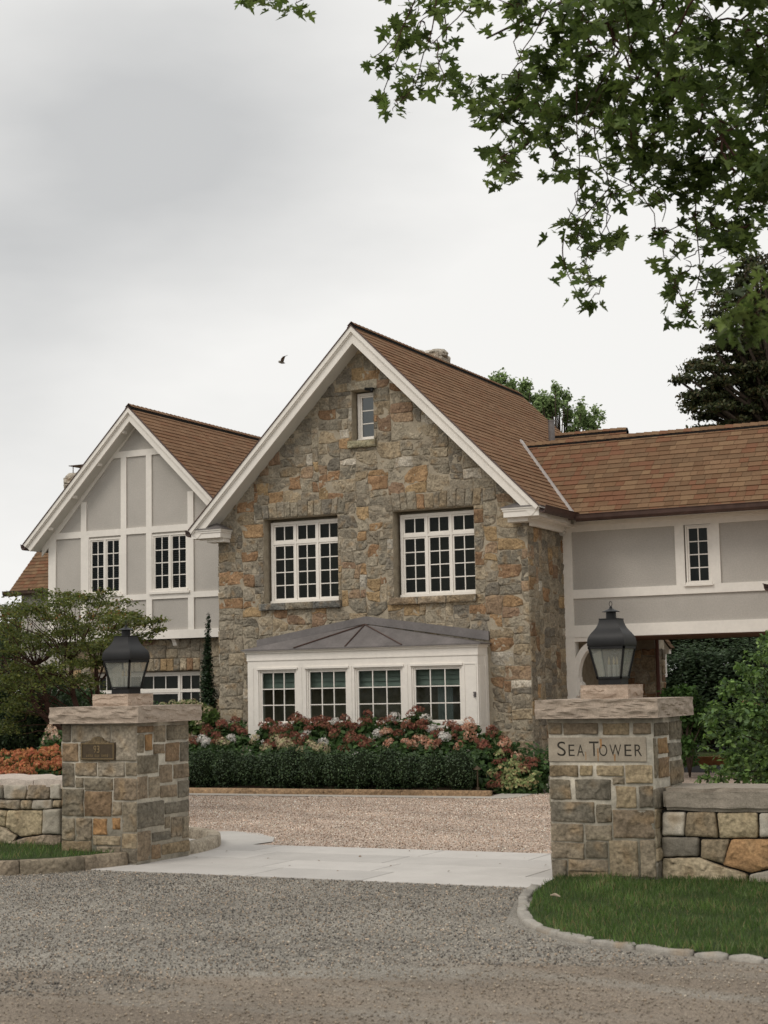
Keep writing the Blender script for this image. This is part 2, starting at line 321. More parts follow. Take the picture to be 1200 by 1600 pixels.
# ---------------------------------------------------------------- stones
def clip(poly, a, b, c):     # keep a*x+b*z <= c
    o = []
    for i in range(len(poly)):
        p, q = poly[i], poly[(i+1) % len(poly)]; dp = a*p[0]+b*p[1]-c; dq = a*q[0]+b*q[1]-c
        if dp <= 0: o.append(p)
        if dp*dq < 0: t = dp/(dp-dq); o.append((p[0]+(q[0]-p[0])*t, p[1]+(q[1]-p[1])*t))
    return o
def stone(mb, poly, fn, col, proud=.02, inset=.008, rnd=.25, rough=.008, seg=.05, mi=0, face=.8):
    if len(poly) < 3: return
    area = sum(poly[i][0]*poly[(i+1) % len(poly)][1]-poly[(i+1) % len(poly)][0]*poly[i][1] for i in range(len(poly)))/2
    if abs(area) < .0015: return
    if area < 0: poly = poly[::-1]
    cx = sum(p[0] for p in poly)/len(poly); cz = sum(p[1] for p in poly)/len(poly)
    P = []
    for i in range(len(poly)):                       # cut corners
        p, q = poly[i], poly[(i+1) % len(poly)]; L = math.hypot(q[0]-p[0], q[1]-p[1]); r = min(.5, rnd*.12/max(L, .02))*1.0
        r = min(r, .45)
        P.append((p[0]+(q[0]-p[0])*r*.6, p[1]+(q[1]-p[1])*r*.6)); P.append((p[0]+(q[0]-p[0])*(1-r*.6), p[1]+(q[1]-p[1])*(1-r*.6)))
    O = []
    for i in range(len(P)):
        p, q = P[i], P[(i+1) % len(P)]; L = math.hypot(q[0]-p[0], q[1]-p[1]); k = max(1, int(L/seg))
        for j in range(k):
            t = j/k; ox, oz = p[0]+(q[0]-p[0])*t, p[1]+(q[1]-p[1])*t; jt = min(.005, inset*.6); O.append((ox+noise.noise(Vector((ox*31, oz*31, 2)))*jt*2, oz+noise.noise(Vector((ox*31, oz*31, 8)))*jt*2))
    n = len(O); sd = random.random()*50
    rings = []; k3 = []; R_ = math.sqrt(abs(area)/math.pi)
    for sc, h in ((0, -.012), (inset*.4, proud*.6), (inset+.006, proud*.98), (.82, proud*1.08), (.60, proud*1.15), (.38, proud*1.2), (.18, proud*1.2)):
        ring = []
        for i, (x, z) in enumerate(O):
            dx, dz = x-cx, z-cz; d = math.hypot(dx, dz)+1e-6
            w = 1+noise.noise(Vector((x*9, z*9, sd)))*.5
            if sc >= .18 and len(rings) > 2: k = sc*(k3[i] if k3 else 1)
            else: k = max(.3, 1-(sc*w+inset*.5)/max(d, .02))
            if len(rings) == 2: k3.append(k)
            xx, zz = cx+dx*k, cz+dz*k
            hh = h+(noise.noise(Vector((xx*9, zz*9, sd)))*rough*1.9+noise.noise(Vector((xx*24, zz*24, sd)))*rough*1.1)*(0 if len(rings) == 0 else (.5 if len(rings) == 1 else 1))
            ring.append((xx, zz, hh))
        rings.append(ring)
    tilt = (random.uniform(-1, 1)*rough*5, random.uniform(-1, 1)*rough*5)
    vs = []
    for ri, ring in enumerate(rings):
        for x, z, h in ring: vs.append(fn(x, z, -(h+(tilt[0]*(x-cx)+tilt[1]*(z-cz) if ri > 1 else 0))))
    vs.append(fn(cx, cz, -(proud*1.25+noise.noise(Vector((cx*14, cz*14, sd)))*rough)))
    fs = []
    for r in range(len(rings)-1):
        for i in range(n): fs.append((r*n+i, r*n+(i+1) % n, (r+1)*n+(i+1) % n, (r+1)*n+i))
    b = (len(rings)-1)*n; c = len(vs)-1
    for i in range(n): fs.append((b+i, b+(i+1) % n, c))
    cols = []
    for k in range(len(vs)):
        q = 1+noise.noise(Vector((vs[k][0]*5+sd, vs[k][2]*5, vs[k][1]*5)))*.22
        w = noise.noise(Vector((vs[k][0]*8, vs[k][2]*8+sd, 3)))
        w = min(.6, max(0, w-.12)*1.2)
        cols.append(tuple(min(.9, a*q*(1-w)+b_*w) for a, b_ in zip(col, (.31, .215, .12))))
    mb.add(vs, fs, cols, mi)
def lines(keys, step):
    o = [keys[0]]
    for a, b in zip(keys, keys[1:]):
        k = max(1, round((b-a)/step))
        for i in range(1, k+1): o.append(a+(b-a)*i/k)
    return o
def pack(gx, gz, blocked, rng, wr=(.14, .42), hr=(.11, .28)):
    nx, nz = len(gx)-1, len(gz)-1; used = [[blocked((gx[i]+gx[i+1])/2, (gz[j]+gz[j+1])/2) for i in range(nx)] for j in range(nz)]
    out_ = []
    for j in range(nz):
        i = 0
        while i < nx:
            if used[j][i]: i += 1; continue
            w = rng.uniform(*wr); h = rng.uniform(*hr)
            if rng.random() < .15: w *= 1.35; h *= 1.2
            i1 = i+1
            while i1 < nx and not used[j][i1] and gx[i1]-gx[i] < w-.02: i1 += 1
            if i1 < nx and not used[j][i1] and (i1+1 >= nx or used[j][i1+1]): i1 += 1
            j1 = j+1
            while j1 < nz and gz[j1]-gz[j] < h-.02 and not any(used[j1][k] for k in range(i, i1)): j1 += 1
            for jj in range(j, j1):
                for ii in range(i, i1): used[jj][ii] = True
            out_.append((gx[i], gz[j], gx[i1], gz[j1])); i = i1
    return out_
GREYS = [(0.255, 0.220, 0.167), (0.220, 0.195, 0.151), (0.290, 0.253, 0.194), (0.198, 0.176, 0.141), (0.304, 0.264, 0.198), (0.273, 0.238, 0.180), (0.238, 0.204, 0.154)]
TANS = [(0.327, 0.262, 0.176), (0.292, 0.232, 0.155), (0.361, 0.301, 0.215)]
ORGS = [(0.299, 0.185, 0.104), (0.331, 0.215, 0.117), (0.234, 0.146, 0.086), (0.291, 0.206, 0.135), (0.348, 0.245, 0.135), (0.243, 0.163, 0.108)]
LIGHT = [(.50, .45, .37), (.46, .42, .35)]
def wpoly(x0, z0, x1, z1, amp, fade, seed=0.0):
    def w(x, z):
        f = fade(x, z); q = Vector((x*3.3, z*3.3, seed)); g = Vector((x*9.1+7, z*9.1, seed))
        return (x+(noise.noise(q)*amp+noise.noise(g)*amp*.6)*f, z+(noise.noise(q+Vector((31, 7, 0)))*amp+noise.noise(g+Vector((5, 40, 0)))*amp*.6)*f)
    xm, zm = (x0+x1)/2, (z0+z1)/2
    p = [w(x0, z0), w(xm, z0), w(x1, z0), w(x1, zm), w(x1, z1), w(xm, z1), w(x0, z1), w(x0, zm)]
    return p
def stone_field(mb, fn, gx, gz, blocked, seed, colour, clips=(), amp=.03, wr=(.14, .42), hr=(.11, .28), proud=.02, inset=.007, hard=None, rough=.008, seg=.05, cut=.3):
    rng = random.Random(seed)
    def fade(x, z):
        d = 1e9
        for (a0, b0, a1, b1) in (hard or []):
            dx = max(a0-x, 0, x-a1); dz = max(b0-z, 0, z-b1); d = min(d, math.hypot(dx, dz))
        d = min(d, x-gx[0], gx[-1]-x, z-gz[0]+.05)
        return max(0, min(1, d/.12))
    for (x0, z0, x1, z1) in pack(gx, gz, blocked, rng, wr, hr):
        p = wpoly(x0, z0, x1, z1, amp, fade, seed)
        if rng.random() < cut and x0 > gx[0]+.05 and x1 < gx[-1]-.05:      # a knocked-off corner
            k = rng.choice((0, 2, 4, 6)); c = ((x0+x1)/2, (z0+z1)/2); t = rng.uniform(.15, .42)
            if fade(*p[k]) > .5: p[k] = (p[k][0]+(c[0]-p[k][0])*t, p[k][1]+(c[1]-p[k][1])*t)
        for c in clips: p = clip(p, *c)
        stone(mb, p, fn, colour(((x0+x1)/2, (z0+z1)/2), rng), proud*rng.uniform(.5, 1.5), inset, .12, rough, seg)
def pick(rng, o=.2, t=.2, l=.05):
    r = rng.random(); src = ORGS if r < o else TANS if r < o+t else LIGHT if r < o+t+l else GREYS
    c = rng.choice(src); q = rng.uniform(.85, 1.12); return tuple(a*q for a in c)

# ================================================================ GROUND
def sheet(name, poly, z, mat, kind='structure', th=0):
    o = mesh_obj(name, [(x, y, z) for x, y in poly], [tuple(range(len(poly)))], mat); meta(o, kind=kind); return o
sheet('ground', [(-300, -60), (300, -60), (300, 400), (-300, 400)], -.012, landM)
sheet('road', [(-40, -8), (25, -8), (25, 12.9), (-4.0, 12.9), (-4.8, 12.47), (-9.25, 12.47), (-40, 12.47)], -.006, roadM)
sheet('driveway', [(-30, 14.9), (-3.6, 14.9), (-3.6, 25.5), (-4.5, 29.0), (-9.0, 29.0), (-10.2, 25.5), (-30, 22.0)], -.006, driveM)
# stone apron: rows of long slabs
mb = MB(); rng = random.Random(4); slabs = []
y = 12.44
for r, h in enumerate((.66, .62, .62, .62)):
    x = -10.1 - rng.random()*.8
    while x < -4.2:
        w = rng.choice((1.15, 1.5, 1.9)); c = rng.uniform(.90, 1.08); g = .006
        x0, x1 = x+g, x+w-g
        if x0 < -9.35 and r < 2: x0 = max(x0, -9.35)
        x1 = min(x1, -4.1 if y > 13 else -4.86)
        if x1-x0 > .1:
            mb.box(x0, x1, y+g, y+h-g, -.06, .004, (.50*c, .475*c, .445*c), 0, .004)
        x += w
    y += h
o = mb.build('driveway_apron', concreteM); meta(o, kind='structure')
cc = [(-9.14, 14.6), (-10.25, 15.3), (-10.4, 16.3), (-10.1, 16.55), (-9.7, 16.1), (-9.35, 15.7), (-9.12, 15.25), (-9.05, 14.93)]
o = mesh_obj('path', [(x, y, .003) for x, y in [(-9.1, 14.97), (-9.05, 15.3), (-9.3, 15.75), (-9.75, 16.15), (-10.2, 16.3), (-10.6, 16.0), (-10.4, 15.2), (-9.6, 14.4), (-9.12, 13.9)]], [tuple(range(9))], concreteM, None, [(.47, .45, .42)]*9); meta(o, kind='structure')
# pale paving strip in front of the flower bed
st = [(-16.8, 21.65), (-9.1, 21.95), (-8.95, 22.3), (-9.2, 26.6), (-9.75, 26.6), (-9.75, 25.0), (-9.45, 22.35), (-16.8, 22.1)]
o = mesh_obj('paving_strip', [(x, y, .004) for x, y in st], [tuple(range(len(st)))], concreteM, None, [(.42, .385, .34)]*len(st)); meta(o, kind='structure')
sheet('flower_bed_soil', [(-22, 22.1), (-9.5, 22.35), (-9.8, 24.9), (-15.9, 24.98), (-15.95, 26.85), (-22, 26.85)], .05, soilM)
sheet('garden_soil', [(-40, 14.0), (-9.3, 13.8), (-9.6, 14.3), (-10.3, 15.3), (-12, 16.6), (-22, 22.1), (-40, 22.1)], .06, soilM)
# beyond the passage
sheet('rear_drive', [(-12, 29.0), (-2, 29.0), (-2, 31.5), (-12, 31.5)], -.004, concreteM)
sheet('mulch_bed', [(-9.6, 31.6), (-3, 31.6), (-3, 38.5), (-9.0, 38.5)], .05, mulchM)
sheet('rear_path', [(-14, 38.6), (-3, 38.6), (-3, 41.5), (-14, 41.5)], .0, concreteM)

# gravel stones standing on the two gravel surfaces
OCT = ([(1, 0, 0), (-1, 0, 0), (0, 1, 0), (0, -1, 0), (0, 0, .7), (0, 0, -.7)], [(0, 2, 4), (2, 1, 4), (1, 3, 4), (3, 0, 4), (2, 0, 5), (1, 2, 5), (3, 1, 5), (0, 3, 5)])
def pebbles(name, poly, n, sz, cols, z):
    P = np.array(poly); lo, hi = P.min(0), P.max(0); X = []
    from mathutils.geometry import intersect_point_tri_2d
    pts = RNG.uniform(lo, hi, size=(n*2, 2)); ins = np.zeros(len(pts), bool); k = len(P)
    for i in range(k):
        a, b = P[i], P[(i+1) % k]; c = ((a[1] > pts[:, 1]) != (b[1] > pts[:, 1])) & (pts[:, 0] < (b[0]-a[0])*(pts[:, 1]-a[1])/(b[1]-a[1]+1e-12)+a[0]); ins ^= c
    pts = pts[ins][:n]; m = len(pts); loc = np.column_stack([pts, np.full(m, z)])
    s = RNG.uniform(.5, 1.3, size=(m, 1))*sz*np.array([[1, 1, 1]])*RNG.uniform(.7, 1.2, size=(m, 3))
    cc = vary(cols, m, .2)
    if name == 'road_gravel':      # the worn sandy sweep nearest the camera holds fewer, browner stones
        dd = pts@np.array([FWD.x, FWD.y]); wv_ = np.array([noise.noise(Vector((x*.35+y*.2, y*1.3-x*.6, 0))) for x, y in pts]); zone = dd < 9.6+wv_*1.6
        keep = ~(zone & (RNG.random(m) < .55)); cc[zone] = cc[zone]*.5+np.array([.20, .165, .125]); loc, s, cc = loc[keep], s[keep], cc[keep]; m = len(loc)
    sw = np.array([noise.noise(Vector((q[0]*.45-q[1]*.25, q[1]*1.6+q[0]*.8, 4))) for q in loc]); cc = np.clip(cc*(1+.32*sw[:, None]), .02, .9)
    o = inst(name, *OCT, loc, rand_rot(m), s, cc, stoneM); meta(o, kind='stuff'); return o
o = pebbles('road_gravel', [(-13, 12.0), (-9.9, 12.0), (-9.3, 12.45), (-4.95, 12.45), (-4.75, 11.7), (-4.4, 10.6), (-3.6, 9.8), (-1.5, 9.3), (-1, 6.5), (-5, 6.0), (-8, 8)], 52000, .0078,
        [(0.231, 0.213, 0.192), (0.346, 0.319, 0.277), (0.461, 0.414, 0.351), (0.162, 0.151, 0.138), (0.485, 0.381, 0.287), (0.288, 0.263, 0.223)], .0); meta(o, 'loose grey gravel spread over the road in front of the gate', 'gravel')
o = pebbles('drive_gravel', [(-16, 15.5), (-10.4, 16.5), (-9.2, 15.6), (-8.9, 14.98), (-4.6, 14.98), (-6, 24), (-9.0, 25), (-9.1, 22), (-16, 21.6)], 62000, .0095,
        [(0.594, 0.477, 0.392), (0.721, 0.615, 0.519), (0.488, 0.360, 0.276), (0.360, 0.254, 0.180), (0.784, 0.700, 0.615), (0.636, 0.498, 0.413)], .0); meta(o, 'loose pinkish tan gravel covering the drive before the house', 'gravel')

# lawns
def grass(name, poly, z, n, label, edge=None):
    P = np.array(poly); lo, hi = P.min(0), P.max(0); pts = RNG.uniform(lo, hi, size=(n*2, 2)); ins = np.zeros(len(pts), bool)
    for i in range(len(P)):
        a, b = P[i], P[(i+1) % len(P)]; ins ^= ((a[1] > pts[:, 1]) != (b[1] > pts[:, 1])) & (pts[:, 0] < (b[0]-a[0])*(pts[:, 1]-a[1])/(b[1]-a[1]+1e-12)+a[0])
    pts = pts[ins][:n]; m = len(pts); ph = RNG.uniform(0, 2*np.pi, m); tl = RNG.normal(size=(m, 2))*.35
    h = RNG.uniform(.03, .06, m); z0 = z if not callable(z) else z(pts)
    patch = np.array([noise.noise(Vector((x*2.2, y*2.2, 0))) for x, y in pts]); h = h*(1+patch*.5)
    loc = np.column_stack([pts, np.full(m, z) if not callable(z) else z0])
    rot = np.zeros((m, 3, 3)); up = np.column_stack([tl, np.ones(m)]); up /= np.linalg.norm(up, axis=1)[:, None]
    x = np.column_stack([np.cos(ph), np.sin(ph), np.zeros(m)]); x -= up*np.sum(x*up, 1)[:, None]; x /= np.linalg.norm(x, axis=1)[:, None]; y_ = np.cross(up, x)
    rot[:, :, 0] = x; rot[:, :, 1] = y_; rot[:, :, 2] = up
    tv = [(-.06, 0, 0), (.06, 0, 0), (.04, .08, .55), (-.04, .08, .55), (0, .28, 1)]; tf = [(0, 1, 2, 3), (3, 2, 4)]
    c = vary([(.085, .150, .035), (.110, .185, .045), (.065, .120, .028), (.150, .185, .070)], m, .18)*(1+patch[:, None]*.45)
    yel = RNG.random(m) < .05+.12*np.clip(patch, 0, 1); c[yel] = (.26, .21, .10)
    o = inst(name, tv, tf, loc, rot, np.column_stack([h, h, h]), np.clip(c, .01, .5), leafM); meta(o, label, 'grass', kind='stuff'); return o
lawnR = [(-4.93, 13.1), (-4.86, 12.6), (-4.70, 11.95), (-4.42, 11.1), (-4.15, 10.55), (-3.80, 10.12), (-3.25, 9.82), (-2.4, 9.66), (0.5, 9.5), (3, 9.4), (3, 13.25), (-3.95, 13.25), (-4.05, 13.1)]
lawnL = [(-9.33, 12.80), (-9.55, 12.40), (-9.85, 12.12), (-10.4, 11.75), (-11.5, 11.2), (-14, 10.2), (-16, 10.2), (-16, 13.35), (-10.05, 13.35), (-10.05, 12.88), (-9.4, 12.87)]
sheet('lawn_soil', lawnR, .02, turfM); o = sheet('lawn_terrace', lawnL, .115, turfM)
grass('lawn_grass', lawnR, .02, 62000, 'short green grass of the rounded lawn below the right gate pillar')
grass('lawn_grass', lawnL, .115, 16000, 'short green grass between the left stone kerb and the low wall')
grass('rear_grass', [(-9.6, 31.7), (-7.0, 31.7), (-7.6, 34), (-9.4, 36)], .06, 5000, 'strip of grass seen beyond the covered passage')

# cobble edging round the right lawn
edge = [(-4.93, 12.47), (-4.86, 12.15), (-4.78, 11.8), (-4.62, 11.4), (-4.47, 11.0), (-4.30, 10.66), (-4.08, 10.35), (-3.85, 10.12), (-3.55, 9.93), (-3.2, 9.78), (-2.8, 9.68), (-2.35, 9.58), (-1.8, 9.52), (-1.2, 9.48), (-.5, 9.44), (.3, 9.4), (1.2, 9.36)]
t = thing('lawn_edging', (-4.3, 10.6, 0), 'curved edging of pale granite cobbles round the right lawn', 'edging')
for a, b in zip(edge, edge[1:]):
    A, B = Vector((*a, 0)), Vector((*b, 0)); d = (B-A); L = d.length; d.normalize(); nn_ = Vector((-d.y, d.x, 0))
    if nn_.x < 0 and nn_.y < 0: nn_ = -nn_
    k = 1 if L < .42 else 2
    for j in range(k):
        p0 = A+d*(L*j/k); ll = L/k-.015; w = random.uniform(.075, .10); m = MB(); c = random.uniform(.85, 1.1)
        stone(m, [(0, 0), (ll, 0), (ll, w), (0, w)], lambda x, z, h, p0=p0, d=d, nn_=nn_: tuple(p0+d*x+nn_*z+Vector((0, 0, .004-h*1.0))), (.36*c, .335*c, .295*c), .020, .004, .35, .006, .04)
        m.build('cobble', graniteM, t, True)

# kerb of the left lawn (long curved dressed stones) and the kerb behind the left pillar
def kerb(path, z1, w, label, parentloc, joints, colf, name='stone_kerb', zfn=None):
    t = thing(name, parentloc, label, 'kerb'); P = [Vector((*p, 0)) for p in path]
    for s0, s1 in zip(joints, joints[1:]):
        seg = P[s0:s1+1]; n = len(seg); vs = []; c = colf()
        for i, p in enumerate(seg):
            d = (seg[min(i+1, n-1)]-seg[max(i-1, 0)]).normalized(); nr = Vector((-d.y, d.x, 0))
            if i == 0: p = p+d*.004
            if i == n-1: p = p-d*.004
            q = p+nr*w
            for (b, z) in ((p, -.03), (p+nr*.0, z1*.5), (p+nr*.004, z1-.015), (p+nr*.02, z1), (q-nr*.015, z1), (q, z1-.02), (q, -.03)):
                j = noise.noise(b*11+Vector((0, 0, z*20)))*.012 if z > 0 else 0
                vs.append(b-nr*j+Vector((0, 0, z+(j*.4 if z > 0 else 0))))
        f = [(i*7+k, (i+1)*7+k, (i+1)*7+k+1, i*7+k+1) for i in range(n-1) for k in range(6)]+[tuple(range(7)), tuple((n-1)*7+k for k in range(6, -1, -1))]
        m = MB(); m.add(vs, f, [tuple(a*(1+noise.noise(Vector(v)*4)*.3) for a in c) for v in vs]); m.build('kerb_stone', stoneM, t, True, True)
    return t
def smooth(pts, k=6):
    o = []
    for i in range(len(pts)-1):
        p0 = pts[max(i-1, 0)]; p1 = pts[i]; p2 = pts[i+1]; p3 = pts[min(i+2, len(pts)-1)]
        for j in range(k):
            t_ = j/k; o.append(tuple(.5*((2*p1[a])+(-p0[a]+p2[a])*t_+(2*p0[a]-5*p1[a]+4*p2[a]-p3[a])*t_*t_+(-p0[a]+3*p1[a]-3*p2[a]+p3[a])*t_**3) for a in range(len(p1))))
    o.append(tuple(pts[-1])); return o
kp = smooth([(-15.5, 9.9), (-13, 10.35), (-11.3, 11.0), (-10.3, 11.55), (-9.75, 11.9), (-9.42, 12.3), (-9.22, 12.86)])
kerb(kp, .125, .12, 'brown stained dressed stone kerb holding the left lawn', (-10, 11.8, 0), [0, 6, 12, 18, 24, 31, 36], lambda: random.choice([(.24, .20, .145), (.27, .22, .16), (.22, .19, .14)]))
kb = smooth([(-9.16, 13.8), (-9.22, 14.3), (-9.38, 14.75), (-9.7, 15.2), (-10.15, 15.5), (-10.7, 15.6)])
kerb(kb, .12, .14, 'short curved stone kerb end behind the left gate pillar', (-9.5, 14.6, 0), [0, 10, 20, 30], lambda: (.36, .31, .24))
bk = [(-17.5, 22.02), (-16.2, 22.06), (-15.0, 22.10), (-13.6, 22.16), (-12.2, 22.2), (-10.9, 22.26), (-9.45, 22.32)]
kerb(bk, .085, .12, 'straight rust stained stone kerb along the front of the flower bed', (-12, 22.2, 0), [0, 1, 2, 3, 4, 5, 6], lambda: random.choice([(.33, .22, .13), (.36, .29, .21), (.30, .20, .12)]))

# ================================================================ GATE PILLARS
def crop(cx0, cy0, s): return lambda u, v: (cx0+u/s, cy0+v/s)
C5 = crop(0, 960, 3); C6 = crop(800, 920, 3)
def G_(k): return random.choice({'g': GREYS[:4], 'dg': [(.19, .178, .15), (.215, .197, .162)], 'tg': [(.32, .275, .21), (.30, .255, .195)], 'lg': [(.37, .33, .27), (.35, .315, .255)],
    't': TANS, 'lt': [(.42, .345, .235), (.40, .325, .21)], 'b': [(.28, .225, .165), (.26, .21, .155)], 'o': [(.40, .24, .12), (.36, .22, .11)], 'r': [(.26, .185, .12), (.28, .205, .135)], 'w': LIGHT}[k])
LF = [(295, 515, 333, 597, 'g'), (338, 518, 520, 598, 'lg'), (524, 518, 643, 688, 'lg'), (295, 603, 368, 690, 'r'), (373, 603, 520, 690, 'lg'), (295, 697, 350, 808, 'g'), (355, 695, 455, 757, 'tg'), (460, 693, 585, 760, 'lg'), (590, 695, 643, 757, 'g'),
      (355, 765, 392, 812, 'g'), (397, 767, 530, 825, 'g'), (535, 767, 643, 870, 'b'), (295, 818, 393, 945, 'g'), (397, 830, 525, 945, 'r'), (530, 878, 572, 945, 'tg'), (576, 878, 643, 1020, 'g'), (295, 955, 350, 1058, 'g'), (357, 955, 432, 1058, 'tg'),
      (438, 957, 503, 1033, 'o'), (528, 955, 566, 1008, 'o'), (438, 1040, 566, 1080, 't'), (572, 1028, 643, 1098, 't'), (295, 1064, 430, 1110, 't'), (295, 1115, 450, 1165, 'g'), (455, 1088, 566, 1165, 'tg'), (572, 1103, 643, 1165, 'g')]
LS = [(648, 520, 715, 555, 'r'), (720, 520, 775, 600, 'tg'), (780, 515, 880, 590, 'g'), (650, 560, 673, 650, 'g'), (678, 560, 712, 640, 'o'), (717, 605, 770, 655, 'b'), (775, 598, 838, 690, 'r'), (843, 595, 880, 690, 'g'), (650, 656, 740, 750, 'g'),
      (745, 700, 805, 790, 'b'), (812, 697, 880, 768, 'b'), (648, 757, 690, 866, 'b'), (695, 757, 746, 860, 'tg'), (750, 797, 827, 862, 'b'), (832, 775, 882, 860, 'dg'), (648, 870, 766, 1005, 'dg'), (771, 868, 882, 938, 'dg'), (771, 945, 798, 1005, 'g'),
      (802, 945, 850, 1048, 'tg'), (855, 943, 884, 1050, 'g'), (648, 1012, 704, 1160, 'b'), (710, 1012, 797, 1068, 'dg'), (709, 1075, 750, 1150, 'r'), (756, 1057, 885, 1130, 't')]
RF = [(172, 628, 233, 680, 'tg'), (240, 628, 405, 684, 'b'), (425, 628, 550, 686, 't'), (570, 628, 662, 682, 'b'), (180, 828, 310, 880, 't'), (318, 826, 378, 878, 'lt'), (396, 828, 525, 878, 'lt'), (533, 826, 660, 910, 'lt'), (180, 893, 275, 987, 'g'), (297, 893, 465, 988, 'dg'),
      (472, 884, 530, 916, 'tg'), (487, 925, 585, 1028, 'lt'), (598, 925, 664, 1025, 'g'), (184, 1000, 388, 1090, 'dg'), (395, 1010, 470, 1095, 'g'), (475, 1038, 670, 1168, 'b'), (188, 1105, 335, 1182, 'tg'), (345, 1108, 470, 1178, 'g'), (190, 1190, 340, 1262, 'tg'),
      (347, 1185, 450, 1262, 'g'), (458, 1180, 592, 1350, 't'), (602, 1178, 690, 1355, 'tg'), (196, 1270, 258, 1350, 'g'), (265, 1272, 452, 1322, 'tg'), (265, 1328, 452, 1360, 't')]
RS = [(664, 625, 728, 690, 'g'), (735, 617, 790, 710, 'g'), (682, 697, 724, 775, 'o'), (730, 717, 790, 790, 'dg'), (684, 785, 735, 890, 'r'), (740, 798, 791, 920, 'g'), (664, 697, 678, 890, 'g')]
def pillar(x0, x1, y0, y1, front, side, cf, label, flare=0.0):
    t = thing('gate_pillar', ((x0+x1)/2, (y0+y1)/2, 0), label, 'gate pillar', 'stone pillars of the driveway gate'); H = 1.355
    sh = MB()
    sh.box(x0, x1, y0, y1, -.02, H, (.3, .3, .3), 1)
    def emit(lst, conv, fn, lim):
        for (a, b, c, d, k) in lst:
            ps = [conv(a, d), conv(c, d), conv(c, b), conv(a, b)]
            xs0 = (ps[0][0]+ps[3][0])/2; xs1 = (ps[1][0]+ps[2][0])/2; z0 = ps[0][1]; z1 = ps[2][1]
            xs0, xs1 = max(lim[0], xs0), min(lim[1], xs1); z0 = max(0, z0); z1 = min(z1, H-.004)
            if abs(xs0-lim[0]) < .035: xs0 = lim[0]
            if abs(xs1-lim[1]) < .035: xs1 = lim[1]
            if z1-z0 < .02: continue
            am = .010; e = [xs0, xs1]
            def wv(x, z):
                f = 0 if (abs(x-lim[0]) < .01 or abs(x-lim[1]) < .01) else 1
                return (x+noise.noise(Vector((x*12, z*12, 1)))*am*f, z+noise.noise(Vector((x*12, z*12, 9)))*am)
            xm, zm = (xs0+xs1)/2, (z0+z1)/2
            stone(sh, [wv(xs0, z0), wv(xm, z0), wv(xs1, z0), wv(xs1, zm), wv(xs1, z1), wv(xm, z1), wv(xs0, z1), wv(xs0, zm)], fn, tuple(q*v_ for q, v_ in zip(G_(k), (.86, .83, .78))), .013, .003, .08, .0065, .03)
    def convF(u, v):
        p = at(*cf(u, v), y0); return p.x, p.z
    def convS(u, v):
        u, v = cf(u, v); d = ray(u, v); k = (x1-CAM.x)/d.x; p = CAM+d*k; return p.y, p.z
    fF = lambda a, b, d: (a, y0+d, b); fS = lambda a, b, d: (x1-d, a, b)
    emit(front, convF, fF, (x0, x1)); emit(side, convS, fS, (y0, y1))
    cf2 = lambda c, r: pick(r, .12, .3, .03)
    if not any(True for q in side if q[3] > 1000):
        stone_field(sh, fS, lines([y0, y1], .06), lines([0, .76], .055), lambda a, b: False, 5, cf2, amp=.008, wr=(.12, .3), hr=(.1, .2), proud=.013, inset=.004, rough=.005, seg=.04)
    stone_field(sh, lambda a, b, d: (a, y1-d, b), lines([x0, x1], .06), lines([0, H], .055), lambda a, b: False, 6, cf2, amp=.01, wr=(.14, .3), hr=(.1, .2), proud=.013, inset=.004, rough=.005)
    stone_field(sh, lambda a, b, d: (x0+d, a, b), lines([y0, y1], .06), lines([0, H], .055), lambda a, b: False, 8, cf2, amp=.01, wr=(.14, .3), hr=(.1, .2), proud=.013, inset=.004, rough=.005)
    sh.build('stone_shaft', [stoneM, mortar2M], t, smooth=True)
    for nm, (a0, a1, b0, b1, z0, z1), col, am in (('cap_stone', (x0-.075, x1+.10, y0-.12, y1+.1, H, 1.515), (.40, .325, .26), .013), ('lamp_block', ((x0+x1)/2-.225, (x0+x1)/2+.205, y0+.19, y0+.62, 1.512, 1.635), (.44, .345, .27), .010)):
        bm = bmesh.new(); bmesh.ops.create_cube(bm, size=1)
        for v in bm.verts: v.co = Vector((a0+(v.co.x+.5)*(a1-a0), b0+(v.co.y+.5)*(b1-b0), z0+(v.co.z+.5)*(z1-z0)))
        bmesh.ops.subdivide_edges(bm, edges=bm.edges[:], cuts=22, use_grid_fill=True)
        c = Vector(((a0+a1)/2, (b0+b1)/2, (z0+z1)/2))
        for v in bm.verts:
            p = v.co.copy(); top = min(1, (z1-p.z)/.03)*min(1, (p.z-z0)/.02+.25); ex = 0; cd2 = max(min(abs(p.x-a0), abs(p.x-a1)), min(abs(p.y-b0), abs(p.y-b1))); top *= min(1, .3+cd2/.03)
            on_side = min(abs(p.x-a0), abs(p.x-a1), abs(p.y-b0), abs(p.y-b1)) < 1e-4
            if on_side:      # rock-faced edge: chipped scallops
                s_ = noise.noise(Vector((p.x*7, p.y*7, p.z*16)))+.5*noise.noise(Vector((p.x*19, p.y*19, p.z*30))); r = noise.noise(Vector((p.x*4+9, p.y*4, 5)))
                ridge = abs(((p.z-z0)/(z1-z0)-.45-r*.5))
                dsp = (s_*am*.8-am*.9*min(1, ridge*3)+(am*.9 if noise.noise(Vector((p.x*9, p.y*9, p.z*22+40))) > .05 else 0))*top
                q = Vector((0, 0, 0))
                if abs(p.x-a0) < 1e-4: q.x = -1
                if abs(p.x-a1) < 1e-4: q.x = 1
                if abs(p.y-b0) < 1e-4: q.y = -1
                if abs(p.y-b1) < 1e-4: q.y = 1
                v.co += q*dsp
        m = MB(); bm.verts.index_update(); m.add([v.co.copy() for v in bm.verts], [[v.index for v in f.verts] for f in bm.faces], col); bm.free(); m.build(nm, graniteM, t)
    return t
